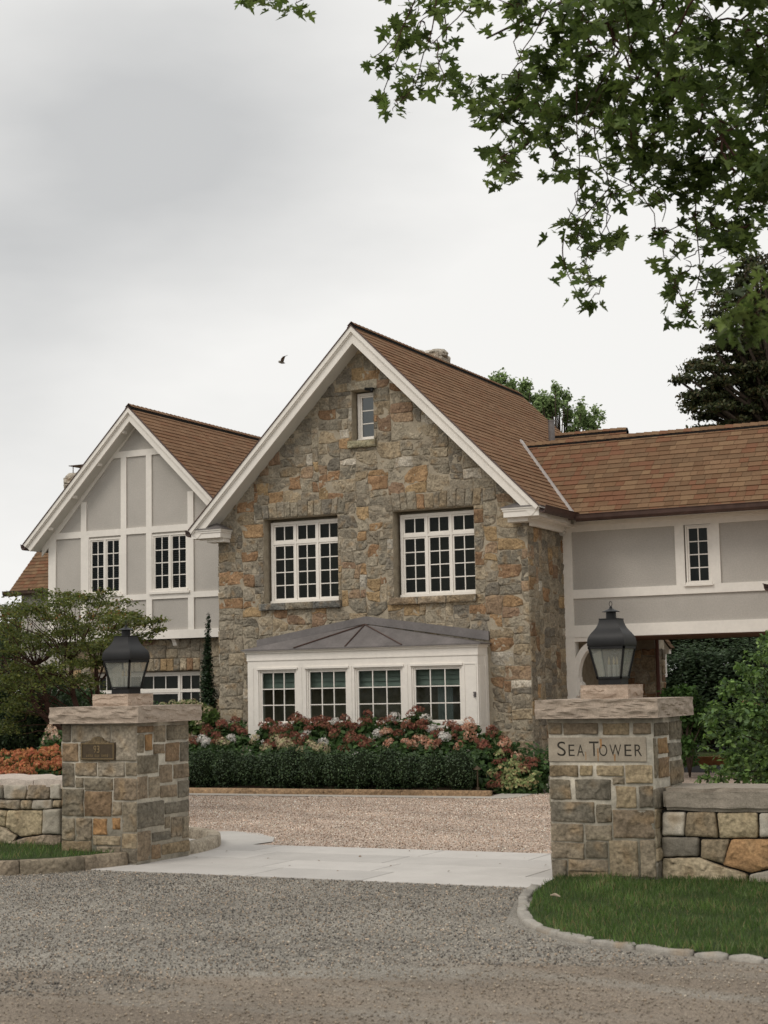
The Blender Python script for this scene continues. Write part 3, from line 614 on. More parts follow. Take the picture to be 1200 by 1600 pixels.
pL = pillar(-10.03, -9.137, 12.889, 13.778, LF, LS, C5, 'left stone gate pillar bearing a bronze number plaque under its cap')
pR = pillar(-4.985, -4.068, 13.115, 13.968, RF, RS, C6, 'right stone gate pillar with engraved name stone, joined to low wall')

def letter(ch, x0, x1, z0, z1, y, depth):
    cu = bpy.data.curves.new('t', 'FONT'); cu.body = ch; cu.extrude = .1; o = bpy.data.objects.new('t', cu); COL.objects.link(o)
    bpy.context.view_layer.update(); me = bpy.data.meshes.new_from_object(o.evaluated_get(bpy.context.evaluated_depsgraph_get()))
    v = np.array([q.co for q in me.vertices]); f = [tuple(p.vertices) for p in me.polygons]
    lo, hi = v.min(0), v.max(0)
    vs = [(x0+(q[0]-lo[0])/(hi[0]-lo[0])*(x1-x0), y+depth*(-1 if q[2] > 0 else 1)*.5, z0+(q[1]-lo[1])/(hi[1]-lo[1])*(z1-z0)) for q in v]
    bpy.data.objects.remove(o); bpy.data.curves.remove(cu); bpy.data.meshes.remove(me)
    return vs, f
# engraved name stone
nm = MB(); nm.box(-4.988, -4.115, 13.104, 13.16, .988, 1.192, (.40, .37, .31), 0, .004)
ns = nm.build('name_stone', lintelM, pR)
LX = lambda p: -4.907+(850+p/5.217-870)*.0057
cut = MB(); shade_dirt = MB()
for ch, a, b, big in (('S', 105, 175, 1), ('E', 198, 248, 0), ('A', 268, 326, 0), ('T', 368, 448, 1), ('O', 450, 516, 0), ('W', 535, 630, 0), ('E', 655, 712, 0), ('R', 736, 796, 0)):
    vs, f = letter(ch, LX(a), LX(b), 1.034, 1.158 if big else 1.132, 13.104, .02)
    cut.add(vs, f)
    vs, f = letter(ch, LX(a), LX(b), 1.034, 1.158 if big else 1.132, 13.1125, .002); shade_dirt.add(vs, f)
co = cut.build('cutter', darkM)
md = ns.modifiers.new('b', 'BOOLEAN'); md.operation = 'DIFFERENCE'; md.object = co; md.solver = 'EXACT'; md.use_self = True
bpy.context.view_layer.update(); me = bpy.data.meshes.new_from_object(ns.evaluated_get(bpy.context.evaluated_depsgraph_get())); ns.modifiers.clear(); ns.data = me; bpy.data.objects.remove(co)
shadeGrimeM = surf('letter_shade_grime', (.055, .05, .042), .95, (30, .3), None, None, .1)  # dark insert: shade of the cut letters put into colour, with some dirt
shade_dirt.build('lettering', shadeGrimeM, ns)
rustM = surf('rust_streak', (.33, .19, .09), .95, (40, .35), None, None, .1)
st_ = MB()
def streak(x, w, z0, z1):
    P = []; k = 7
    for i in range(k+1): z = z1+(z0-z1)*i/k; P.append((x-w*(.5+.25*noise.noise(Vector((x*50, z*40, 1))))*(1-.35*i/k), z))
    for i in range(k, -1, -1): z = z1+(z0-z1)*i/k; P.append((x+w*(.5+.25*noise.noise(Vector((x*50, z*40, 5))))*(1-.35*i/k), z))
    st_.prism(P, XZ(13.1032), 0, .0006)
streak(LX(440), .012, .993, 1.10); streak(LX(467), .020, 1.10, 1.18); streak(LX(575), .016, .993, 1.05); streak(LX(340), .008, 1.0, 1.07)
st_.build('rust_stain', rustM, ns)
# bronze plaque on the left pillar
pq = MB(); X0, X1, Z0, Z1 = -9.787, -9.376, .996, 1.169; yb = 12.870
pq.box(X0, X1, yb-.012, yb+.01, Z0, Z1, mi=0, bev=.004)
for (a, b, c, d) in ((X0+.012, X1-.012, Z0+.010, Z0+.017), (X0+.012, X1-.012, Z1-.017, Z1-.010), (X0+.012, X0+.019, Z0+.017, Z1-.017), (X1-.019, X1-.012, Z0+.017, Z1-.017)): pq.box(a, b, yb-.018, yb-.0125, c, d, mi=1)
sc = [(-.15, 0), (-.135, .016), (-.11, .012), (-.095, .028), (-.075, .026), (-.062, .048), (-.035, .062), (0, .068), (.035, .062), (.062, .048), (.075, .026), (.095, .028), (.11, .012), (.135, .016), (.15, 0)]
pq.prism([(-9.582+a, 1.160+b) for a, b in sc][::-1], XZ(yb), -.020, .004, mi=2)
crestM = surf('bronze_crest', (.17, .125, .07), .55, (40, .5), (90, .3), (70, .9, .01), .5, .5)
plq = pq.build('number_plaque', [bronzeM, bronzeHiM, crestM], pL)
nb = MB()
for ch, a, b in (('9', -9.628, -9.596), ('3', -9.588, -9.556)):
    vs, f = letter(ch, a, b, 1.068, 1.138, yb-.014, .005); nb.add(vs, f)
x = -9.715
for k in range(13):       # the street name, too worn to read: low raised strokes
    if k not in (4, 8):
        nb.box(x, x+.004, yb-.0145, yb-.0118, 1.028, 1.052); nb.box(x+.009, x+.012, yb-.0145, yb-.0118, 1.028, 1.052); nb.box(x+.004, x+.009, yb-.0145, yb-.0118, 1.028+(k % 3)*.01, 1.032+(k % 3)*.01)
    x += .0205
nb.build('lettering', bronzeHiM, plq)

# ================================================================ LANTERNS
def lantern(cx, cy, zb, label):
    t = thing('gate_lantern', (cx, cy, zb), label, 'lantern', 'lanterns on the gate pillars'); c = lambda r, z: (r, z)
    sq = math.pi/4; q2 = math.sqrt(2)
    m = MB(); m.lathe((cx, cy, zb), [(.103*q2, 0), (.103*q2, .05), (.108*q2, .055), (.0, .056)], 4, rot=sq)
    hb, ht = .06, .335; rb, rt_ = .103, .160
    cor = [(-1, -1), (1, -1), (1, 1), (-1, 1)]
    for sx, sy in cor:
        m.tube([(cx+sx*rb, cy+sy*rb, zb+.05), (cx+sx*rt_, cy+sy*rt_, zb+ht)], .0115, 4)
    for (r, z, h) in ((rt_, ht-.02, .02), (rb+.005, .056, .016)):
        for (ax, ay, bx, by) in ((-1, -1, 1, -1), (1, -1, 1, 1), (1, 1, -1, 1), (-1, 1, -1, -1)):
            m.box(cx+min(ax, bx)*r-.008, cx+max(ax, bx)*r+.008, cy+min(ay, by)*r-.008, cy+max(ay, by)*r+.008, zb+z, zb+z+h)
    m.build('frame', blackM, t)
    for (a, b) in ((0, 1), (1, 2), (2, 3), (3, 0)):
        A, B = cor[a], cor[b]; m = MB()
        m.add([(cx+A[0]*rb*.97, cy+A[1]*rb*.97, zb+.06), (cx+B[0]*rb*.97, cy+B[1]*rb*.97, zb+.06), (cx+B[0]*rt_*.97, cy+B[1]*rt_*.97, zb+ht-.01), (cx+A[0]*rt_*.97, cy+A[1]*rt_*.97, zb+ht-.01)], [(0, 1, 2, 3)])
        m.build('pane', lampGlassM, t)
    pr_ = [(0.1602, .335), (0.1690, .338), (0.1716, .35), (0.1716, .375), (0.1672, .405), (0.1566, .432), (0.1408, .456), (0.1232, .478), (0.1082, .500), (0.0968, .525), (0.0880, .552), (0.0845, .572), (0.0871, .574), (0.0871, .582), (0.0000, .584)]
    bm = bmesh.new(); rings = []
    for r, z in pr_:
        ring = []
        for s_ in range(4):
            a, b = cor[s_], cor[(s_+1) % 4]
            for j in range(4):
                k = j/4; ring.append(bm.verts.new((cx+(a[0]+(b[0]-a[0])*k)*r, cy+(a[1]+(b[1]-a[1])*k)*r, zb+z)))
        rings.append(ring)
    for r1, r2 in zip(rings, rings[1:]):
        for i in range(16):
            f = bm.faces.new((r1[i], r1[(i+1) % 16], r2[(i+1) % 16], r2[i])); f.smooth = False
    bm.verts.index_update(); m = MB(); m.add([v.co.copy() for v in bm.verts], [[v.index for v in f.verts] for f in bm.faces]); bm.free(); ho = m.build('hood', blackM, t, True, True); ho.data.set_sharp_from_angle(angle=R(38))
    m = MB(); m.lathe((cx, cy, zb), [(.045, .58), (.045, .632), (.043, .64)], 20); m.lathe((cx, cy, zb), [(.078, .640), (.078, .644), (.04, .66), (.015, .672), (.010, .69), (.0, .692)], 24); m.build('chimney', blackM, t)
    m = MB(); m.tube([(cx+.013*math.sin(a), cy, zb+.712-.022*math.cos(a)) for a in np.linspace(0, 2*math.pi, 15)], .0028, 6); m.build('ring', blackM, t)
    for dx, dy in ((-.030, -.01), (.018, -.022), (.032, .022)):
        m = MB(); m.lathe((cx+dx, cy+dy, zb), [(.013, .06), (.013, .175), (.011, .178)], 12); cd_ = m.build('candle', waxM, t, False)
        m = MB(); m.lathe((cx+dx, cy+dy, zb), [(.005, .176), (.010, .19), (.011, .205), (.007, .228), (.001, .25)], 10); m.build('bulb', flameM, cd_, True)
    return t
lantern(-9.585, 13.335, 1.634, 'black gate lantern on the left pillar, above the number plaque')
lantern(-4.535, 13.56, 1.634, 'black gate lantern on the right pillar, above the engraved name')

# ================================================================ LOW WALLS
C8 = crop(0, 1180, 8)
def polywall(t, polys, cf, Y, proud, name='stone', top=None):
    for (pts, k) in polys:
        P = [at(*cf(u, v), Y) for u, v in pts]; m = MB(); c = G_(k)
        stone(m, [(p.x, p.z) for p in P], XZ(Y), c, proud, .004, .16, .010, .04); m.build(name, graniteM if k in 'wlg' else stoneM, t, True)
t = thing('low_stone_wall', (-2, 13.5, 0), 'low dry stone wall with rough slab cap running right from the gate', 'stone wall')
m = MB(); m.box(-4.05, 2.5, 13.27, 13.85, -.05, .575, (.1, .1, .1)); m.build('wall_core', darkM, t)
polywall(t, [([(708, 1045), (815, 1045), (810, 1157), (706, 1158)], 'w'), ([(820, 1045), (955, 1045), (970, 1167), (812, 1160)], 't'), ([(962, 1048), (1152, 1048), (1156, 1167), (976, 1170)], 'lt'), ([(1160, 1050), (1300, 1050), (1300, 1165), (1162, 1165)], 'w'),
    ([(703, 1161), (880, 1165), (878, 1254), (703, 1257)], 'g'), ([(887, 1173), (1022, 1172), (1000, 1290), (887, 1262)], 't'), ([(1030, 1172), (1235, 1172), (1260, 1300), (1120, 1332), (988, 1292)], 'o'), ([(1242, 1172), (1340, 1172), (1340, 1300), (1268, 1300)], 'g'),
    ([(706, 1262), (882, 1258), (985, 1298), (1107, 1336), (1107, 1385), (706, 1385)], 'lt'), ([(1113, 1340), (1258, 1308), (1340, 1308), (1340, 1390), (1113, 1388)], 'lg')], C6, 13.25, .03)
xr = at(*C6(1340, 1172), 13.25).x
m = MB(); stone_field(m, XZ(13.25), lines([xr+.02, 2.4], .12), lines([0, .57], .09), lambda a, b: False, 3, lambda c, r: pick(r, .15, .4, .2), amp=.03, wr=(.3, .6), hr=(.15, .3), proud=.03, inset=.004, rough=.01, seg=.06); m.build('stones', stoneM, t, smooth=True)
x = -4.03
for w in (1.05, 1.2, .95, 1.3, 1.1, .9):
    bm = bmesh.new(); bmesh.ops.create_cube(bm, size=1)
    for v in bm.verts: v.co = Vector((x+.008+(v.co.x+.5)*(w-.016), 13.20+(v.co.y+.5)*.66, .578+(v.co.z+.5)*.19))
    bmesh.ops.bevel(bm, geom=bm.edges[:], offset=.03, segments=2, affect='EDGES'); bmesh.ops.subdivide_edges(bm, edges=[e for e in bm.edges if e.calc_length() > .08], cuts=9, use_grid_fill=True)
    for v in bm.verts: v.co += Vector((0, noise.noise(v.co*6)*.03+noise.noise(v.co*17)*.012, noise.noise(v.co*5+Vector((3, 3, 3)))*.012))
    m = MB(); bm.verts.index_update(); c = random.uniform(.9, 1.05); m.add([v.co.copy() for v in bm.verts], [[v.index for v in f.verts] for f in bm.faces], (.34*c, .295*c, .24*c)); bm.free(); m.build('cap_slab', graniteM, t)
    x += w
t = thing('low_stone_wall', (-12, 13.6, 0), 'low dry stone wall with pale rough top running left from the gate', 'stone wall')
m = MB(); m.box(-16, -10.05, 13.36, 14.1, -.05, .70, (.1, .1, .1)); m.build('wall_core', darkM, t)
polywall(t, [([(-120, 365), (58, 365), (58, 545), (-120, 545)], 'g'), ([(65, 362), (352, 370), (330, 550), (75, 550)], 'lg'), ([(358, 368), (640, 365), (620, 550), (345, 552)], 'b'), ([(645, 352), (775, 352), (775, 552), (630, 545)], 'w'),
    ([(-120, 553), (268, 555), (262, 680), (-120, 655)], 'tg'), ([(275, 560), (408, 560), (400, 678), (270, 678)], 't'), ([(413, 560), (655, 553), (662, 660), (540, 682), (405, 672)], 'lg'), ([(670, 560), (775, 560), (775, 655), (668, 655)], 't'),
    ([(112, 685), (270, 683), (540, 690), (528, 985), (275, 1022), (88, 900)], 'lt'), ([(548, 675), (775, 665), (775, 992), (536, 980)], 'lg'), ([(-120, 665), (106, 690), (76, 897), (-120, 830)], 'lt'), ([(-120, 840), (85, 912), (222, 1002), (150, 1110), (-120, 1110)], 't'),
    ([(165, 1080), (330, 1025), (540, 992), (775, 1000), (775, 1130), (165, 1130)], 'b')], C8, 13.34, .03)
xl = at(*C8(-120, 365), 13.34).x
m = MB(); stone_field(m, XZ(13.34), lines([-16, xl-.02], .12), lines([0, .68], .09), lambda a, b: False, 13, lambda c, r: pick(r, .1, .4, .2), amp=.03, wr=(.3, .6), hr=(.15, .3), proud=.03, inset=.004, rough=.01, seg=.06); m.build('stones', stoneM, t, smooth=True)
x = -16
for w in (1.2, 1.0, 1.3, .9, .85, .69):
    bm = bmesh.new(); bmesh.ops.create_cube(bm, size=1)
    for v in bm.verts: v.co = Vector((x+.004+(v.co.x+.5)*(w-.008), 13.33+(v.co.y+.5)*.8, .68+(v.co.z+.5)*.09))
    bmesh.ops.subdivide_edges(bm, edges=bm.edges[:], cuts=10, use_grid_fill=True)
    for v in bm.verts: v.co += Vector((0, noise.noise(v.co*5)*.03, noise.noise(v.co*4+Vector((3, 3, 3)))*.03+noise.noise(v.co*13)*.012))
    m = MB(); bm.verts.index_update(); m.add([v.co.copy() for v in bm.verts], [[v.index for v in f.verts] for f in bm.faces], (.50, .43, .37)); bm.free(); m.build('cap_slab', graniteM, t)
    x += w

# ================================================================ THE HOUSE
H = thing('stone_house', (-12.78, 25, 0), 'stone and grey stucco house with brown shingled gables behind the gate', 'house')
CX, AP = -12.83, 8.025          # ridge line of the stone gable
def rafter(x): return AP-abs(x-CX)
MX0, MX1, MY0, MY1 = -15.88, -9.776, 25.0, 31.8
# ---- stone block
w1 = (-14.92, -13.385, 3.20, 4.735); w2 = (-12.29, -10.745, 3.20, 4.71); w3 = (-13.06, -12.625, 6.02, 6.925)
body = MB()
gp = [(MX0, -.1), (MX1, -.1), (MX1, rafter(MX1)-.12), (CX, AP-.12), (MX0, rafter(MX0)-.12)]
body.prism(gp, XZ(MY0), 0, MY1-MY0)
wall = body.build('stone_wall', [mortarM], H, recalc=True)
bay_open = (-14.95, -10.65, MY0-.5, MY0+.6, .3, 2.15)
inner = (MX0+.35, MX1-.35, MY0+.35, MY1-.3, 0, 2.62); inner2 = (MX0+.35, MX1-.35, MY0+.35, MY1-.3, 2.85, 4.9); inner3 = (-13.6, -11.9, MY0+.35, MY1-.3, 5.2, 7.0)
boolean_cut(wall, [(w[0], w[1], MY0-.2, MY0+.4, w[2], w[3]) for w in (w1, w2, w3)]+[bay_open, inner, inner2, inner3])
# stones of the front
C1 = crop(280, 480, 3); C3 = crop(340, 780, 2.727); C4 = crop(740, 640, 2.609)
OR1 = [(710, 480), (945, 520), (1060, 460), (1055, 500), (1020, 390), (985, 350), (890, 310), (830, 300), (1010, 555), (1130, 645), (1125, 780), (840, 820), (610, 770), (565, 825), (645, 820), (715, 785), (670, 765), (700, 875), (765, 875), (435, 890), (350, 905), (415, 780), (305, 945), (320, 1035), (1010, 855), (1100, 850), (890, 940), (905, 1015), (850, 1080), (910, 1150), (960, 800), (370, 845), (440, 735), (760, 650)]
OR3 = [(125, 125), (135, 235), (80, 355), (135, 355), (45, 425), (640, 35), (660, 105), (610, 165), (665, 220), (545, 285), (605, 290), (680, 345), (565, 400), (650, 410), (560, 445), (150, 460), (270, 500), (440, 500), (770, 480), (840, 490), (360, 530), (1130, 90), (1180, 160), (1140, 225), (1180, 450), (1180, 690)]
OR4 = [(130, 370), (35, 450), (95, 520), (180, 565), (145, 650), (195, 710), (95, 795), (25, 820), (160, 800), (90, 880), (95, 940), (170, 1080), (120, 1135), (110, 20)]
WH = [(835, 880), (820, 725), (995, 510), (1180, 815), (455, 890)]
hot = [(at(*C1(u, v), MY0), 'o') for u, v in OR1]+[(at(*C3(u, v), MY0), 'o') for u, v in OR3]+[(at(*C4(u, v), MY0), 'o') for u, v in OR4]+[(at(*C1(u, v), MY0), 'w') for u, v in WH]
hot = [(p.x, p.z, k) for p, k in hot]
def frontcol(c, r):
    for x, z, k in hot:
        if abs(c[0]-x) < .135 and abs(c[1]-z) < .10:
            q = r.uniform(.85, 1.1); return tuple(a*q for a in r.choice(ORGS if k == 'o' else LIGHT))
    return pick(r, .0, .2, .03)
keysx = [MX0, w1[0], w3[0]-.02, w1[1], w2[0], w3[1], w2[1], MX1]; keysx = sorted(set([MX0, -14.92, -13.385, -13.06, -12.625, -12.29, -10.745, MX1]))
keysz = [0, 2.62, 3.08, 3.2, 4.71, 5.0, 5.88, 6.02, 6.925, 7.08, 8.0]
sills = [(-15.0, -13.32, 3.07, 3.198), (-12.36, -10.72, 3.07, 3.198), (-13.13, -12.57, 5.885, 6.018)]
vous = [(-15.08, -13.24, 4.737, 5.0), (-12.42, -10.62, 4.712, 5.0), (-13.15, -12.54, 6.927, 7.08)]
def blk(x, z):
    for (a, b, c, d) in (w1, w2, w3): 
        if a < x < b and c < z < d: return True
    for (a, b, c, d) in sills+vous:
        if a < x < b and c < z < d: return True
    if -15.05 < x < -10.52 and z < 2.3: return True
    return z > rafter(x)+.1
m = MB()
hard = [(w[0], w[2], w[1], w[3]) for w in (w1, w2, w3)]+[(s[0], s[2], s[1], s[3]) for s in sills+vous]
clips = [(1, 1, CX+AP-.14), (-1, 1, -CX+AP-.14)]
stone_field(m, XZ(MY0), lines(keysx, .062), lines(keysz, .06), blk, 11, frontcol, clips, .042, (.20, .46), (.12, .25), .010, .006, hard, .010, .045, .75)
vr = random.Random(3)
for (a, b, c, d) in vous[:2]:
    n = 12; xs = [a+(b-a)*(i+vr.uniform(-.2, .2)*(0 < i < n))/n for i in range(n+1)]
    for i in range(n):
        k = (i-(n-1)/2)/(n/2)*.05; top = d+vr.uniform(-.02, .05)
        stone(m, [(xs[i]+.0, c), (xs[i+1], c), (xs[i+1]+k, top), (xs[i]+k, top)], XZ(MY0), pick(vr, .03, .25, .0), .02, .006, .15, .006, .05)
stone(m, [(vous[2][0], vous[2][2]), (vous[2][1], vous[2][2]), (vous[2][1], vous[2][3]+.02), (vous[2][0], vous[2][3])], XZ(MY0), (.33, .29, .22), .02, .004, .15, .006)
fr = lambda a, b, d: (MX1-d, a, b)
stone_field(m, fr, lines([MY0, 26.7], .062), lines([0, 4.36], .06), lambda a, b: False, 23, lambda c, r: pick(r, .12, .2, .01), (), .04, (.15, .36), (.12, .25), .010, .006, None, .010, .045, .75)
stone_field(m, lambda a, b, d: (MX0+d, a, b), lines([MY0, 26.9], .07), lines([0, 4.5], .07), lambda a, b: False, 24, lambda c, r: pick(r, .2, .2, .02), (), .03, (.16, .42), (.12, .27), .02, .006, None, .009, .07)
m.build('wall_stones', stoneM, H, smooth=True)

# ---- window builder ------------------------------------------------
def win(x0, x1, z0, z1, y, lights, parent=H, sill=None, out=.0, name='window', mun=.018, fr_=.05, back=None, backz=None, sillcol=None):
    """lights: list of (fx0, fx1, fz0, fz1, cols, rows) in 0..1 of the opening; y = outer face of the frame"""
    m = MB(); d = .07; f = fr_
    m.box(x0, x1, y, y+d, z1-f, z1, mi=0); m.box(x0, x1, y, y+d, z0, z0+f, mi=0); m.box(x0, x0+f, y+.001, y+d-.001, z0+f, z1-f); m.box(x1-f, x1, y+.001, y+d-.001, z0+f, z1-f)
    m.box(x0-.008, x1+.008, y-.03, y-.0005, z0-.006, z0+.045)
    xs = sorted(set([l[0] for l in lights]+[l[1] for l in lights])); zs = sorted(set([l[2] for l in lights]+[l[3] for l in lights]))
    X = lambda q: x0+f+(x1-x0-2*f)*q; Z = lambda q: z0+f+(z1-z0-2*f)*q
    for q in xs[1:-1]: m.box(X(q)-.018, X(q)+.018, y+.002, y+d-.002, z0+f, z1-f)
    for q in zs[1:-1]:
        pieces = [x for x in xs]
        for a, b in zip(xs, xs[1:]): m.box(X(a)+(.018 if a > 0 else 0), X(b)-(.018 if b < 1 else 0), y+.004, y+d-.004, Z(q)-.02, Z(q)+.02)
    W_ = m.build(name, trimM, parent)
    gl = MB()
    for (a, b, c, e, nc, nr) in lights:
        xa = X(a)+(.018 if a > 0 else 0); xb = X(b)-(.018 if b < 1 else 0); za = Z(c)+(.02 if c > 0 else 0); zb = Z(e)-(.02 if e < 1 else 0)
        s = MB(); r = .03; ys = y+.016; g = .0015; xa += g; xb -= g; za += g; zb -= g
        s.box(xa, xb, ys, ys+.04, zb-r, zb, bev=.003); s.box(xa, xb, ys, ys+.04, za, za+r*1.25, bev=.003)
        s.box(xa, xa+r, ys+.0008, ys+.039, za+r*1.25, zb-r); s.box(xb-r, xb, ys+.0008, ys+.039, za+r*1.25, zb-r)
        ia, ib, ja, jb = xa+r, xb-r, za+r*1.25, zb-r
        for k in range(1, nc): xx = ia+(ib-ia)*k/nc; s.box(xx-mun/2, xx+mun/2, ys+.008, ys+.03, ja, jb)
        for k in range(1, nr): zz = ja+(jb-ja)*k/nr; s.box(ia, ib, ys+.0065, ys+.0285, zz-mun/2, zz+mun/2)
        s.build('sash', trimM, W_)
        gl.add([(ia, ys+.02, ja), (ib, ys+.02, ja), (ib, ys+.02, jb), (ia, ys+.02, jb)], [(0, 1, 2, 3)])
    gl.build('pane', glassM, W_)
    if sill:
        a, b, c, e = sill; n = 3 if b-a > 1 else 1; w = (b-a)/n; sm = MB(); rr = random.Random(int(a*100))
        for i in range(n):
            stone(sm, [(a+w*i, c), (a+w*(i+1), c), (a+w*(i+1), e), (a+w*i, e)], XZ(MY0), (sillcol or [(.2, .19, .17)])[i % len(sillcol or [1])], .075, .003, .1, .008, .04)
            sm.box(a+w*i+.004, a+w*(i+1)-.004, MY0-.07, MY0+.12, c+.006, e-.002, (.27, .24, .19))
        sm.build('sill', stoneM, W_)
    return W_
def casement3(w, y, **k):
    ls = []; t3 = [0, 1/3, 2/3, 1]
    for i in range(3): ls += [(t3[i], t3[i+1], 0, .755, 2, 4), (t3[i], t3[i+1], .755, 1, 2, 1)]
    return win(w[0]+.06, w[1], w[2]+.0, w[3]-.055, y, ls, **k)
RV = .17
A = casement3(w1, MY0+RV, sill=sills[0], sillcol=[(.15, .145, .13), (.24, .21, .16), (.15, .145, .13)])
B = casement3(w2, MY0+RV, sill=sills[1], sillcol=[(.25, .19, .13), (.30, .24, .17), (.23, .18, .12)])
attM = glass('attic_glass', (.25, .28, .28), 3.2)
Cw = win(w3[0]+.03, w3[1], w3[2], w3[3]-.03, MY0+RV, [(0, 1, 0, 1, 1, 3)], sill=sills[2], sillcol=[(.32, .29, .19)])
for ch in Cw.children:
    if ch.name.startswith('pane'): ch.data.materials[0] = attM
mb = MB(); mb.lathe((-14.02, 26.3, 4.44), [(.02, -.06), (.05, -.02), (.055, .03), (.03, .07), (0, .08)], 12)
lm = mb.build('hanging_lamp', bulbM, None, True); meta(lm, 'small glowing lamp inside the upper left window of the stone gable', 'lamp')
# interior linings so rooms stay dark
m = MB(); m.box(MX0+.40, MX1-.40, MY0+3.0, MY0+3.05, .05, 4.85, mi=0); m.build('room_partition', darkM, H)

# ---- shingled roofs -------------------------------------------------
SH = [(0.214, 0.127, 0.072), (0.193, 0.110, 0.064), (0.235, 0.139, 0.080), (0.209, 0.106, 0.060), (0.183, 0.113, 0.067), (0.246, 0.150, 0.089), (0.204, 0.120, 0.069)]
SH2 = [(0.173, 0.101, 0.058), (0.158, 0.092, 0.052), (0.188, 0.114, 0.066), (0.173, 0.086, 0.049), (0.152, 0.094, 0.055), (0.201, 0.126, 0.072), (0.176, 0.087, 0.051), (0.164, 0.101, 0.059)]
def shingles(mb, O, U, V, lu, lv, rng, pal, expo=.128, lim=None):
    O, U, V = Vector(O), Vector(U).normalized(), Vector(V).normalized(); Nn = U.cross(V); 
    if Nn.z < 0: Nn = -Nn
    n = int(math.ceil(lv/expo)); smoothc = pal is SH; avg = tuple(sum(p[k] for p in pal)/len(pal) for k in range(3))
    for j in range(n):
        v0 = j*expo; v1 = min(lv, v0+expo+.01); u = -rng.random()*.15; bow = rng.uniform(-.003, .003)
        while u < lu:
            w = rng.choice((.12, .16, .2, .24, .28)); u0, u1 = max(0, u+.0025), min(lu, u+w-.0025); u += w
            if u1-u0 < .02: continue
            if lim and not lim((u0+u1)/2, v0): continue
            th = rng.choice((.014, .018, .018)); dv = -rng.choice((0, 0, .002)); c = rng.choice(pal); q = rng.uniform(.94, 1.07); c = tuple(a*q*.55+g*.45 for a, g in zip(c, avg)) if smoothc else tuple(a*q for a in c)
            f = lambda a, b, h: O+U*a+V*b+Nn*h
            vs = [f(u0, v0+dv, -.004), f(u1, v0+dv, -.004), f(u0, v0+dv, th+bow), f(u1, v0+dv, th+bow), f(u1, v1, .003), f(u0, v1, .003)]
            dk = c
            mb.add(vs, [(0, 1, 3, 2), (2, 3, 4, 5), (0, 2, 5), (1, 4, 3)], c)
def slab(mb, O, U, V, lu, lv, th=.05, mi=0):
    O, U, V = Vector(O), Vector(U).normalized(), Vector(V).normalized(); Nn = U.cross(V)
    if Nn.z < 0: Nn = -Nn
    q = [O, O+U*lu, O+U*lu+V*lv, O+V*lv]; vs = [p-Nn*.001 for p in q]+[p-Nn*th for p in q]
    mb.add(vs, [(0, 1, 2, 3), (7, 6, 5, 4), (0, 4, 5, 1), (1, 5, 6, 2), (2, 6, 7, 3), (3, 7, 4, 0)], (.05, .045, .04), mi)
def cap_ridge(P, Q, rng, pal, w=.15, parent=None, steep=1.0):
    P, Q = Vector(P), Vector(Q); d = (Q-P); L = d.length; d.normalize(); s = d.cross(Vector((0, 0, 1))).normalized(); m = MB(); Z = Vector((0, 0, 1))
    a, b = P, Q; hw_ = w*.62
    vs = []
    for p in (a, b): vs += [p+s*hw_-Z*(hw_+.03), p+s*hw_-Z*(hw_-.035), p+Z*.03, p-s*hw_-Z*(hw_-.035), p-s*hw_-Z*(hw_+.03)]
    m.add(vs, [(i, i+5, i+6, i+1) for i in range(4)]+[(0, 1, 2, 3, 4), (9, 8, 7, 6, 5)], (.014, .013, .012))
    n = int(L/.15); hw_ *= .93
    for i in range(n):
        a = P+d*(i*.15); b = a+d*.2; c = rng.choice(pal); h0, h1 = .052, .036; o = .040
        def pr(p, h): return [p+s*hw_-Z*(hw_-o)+Z*(h-.03), p+Z*(h), p-s*hw_-Z*(hw_-o)+Z*(h-.03)]
        m.add(pr(b, h1)+pr(a, h0), [(0, 1, 4, 3), (1, 2, 5, 4)], c); A = pr(a, h0); m.add(A+[q-Z*.012 for q in A], [(0, 1, 4, 3), (1, 2, 5, 4)], tuple(k*.5 for k in c))
    return m.build('ridge_cap', shingM, parent)
rr = random.Random(21)
F0 = 24.60                      # front edge of the gable overhang
ez = AP-3.44
m = MB(); L45 = 3.44*math.sqrt(2)
for sx in (1, -1):
    O = (CX+sx*3.44, F0, ez); U = (0, 1, 0); V = (-sx, 0, 1)
    slab(m, O, U, V, 32.62-F0, L45, .06, 1); shingles(m, O, U, V, 32.62-F0, L45, rr, SH)
roof = m.build('roof', [shingM, copperM], H)
cap_ridge((CX, F0-.01, AP+.015), (CX, 32.62, AP+.015), rr, SH, .14, roof)
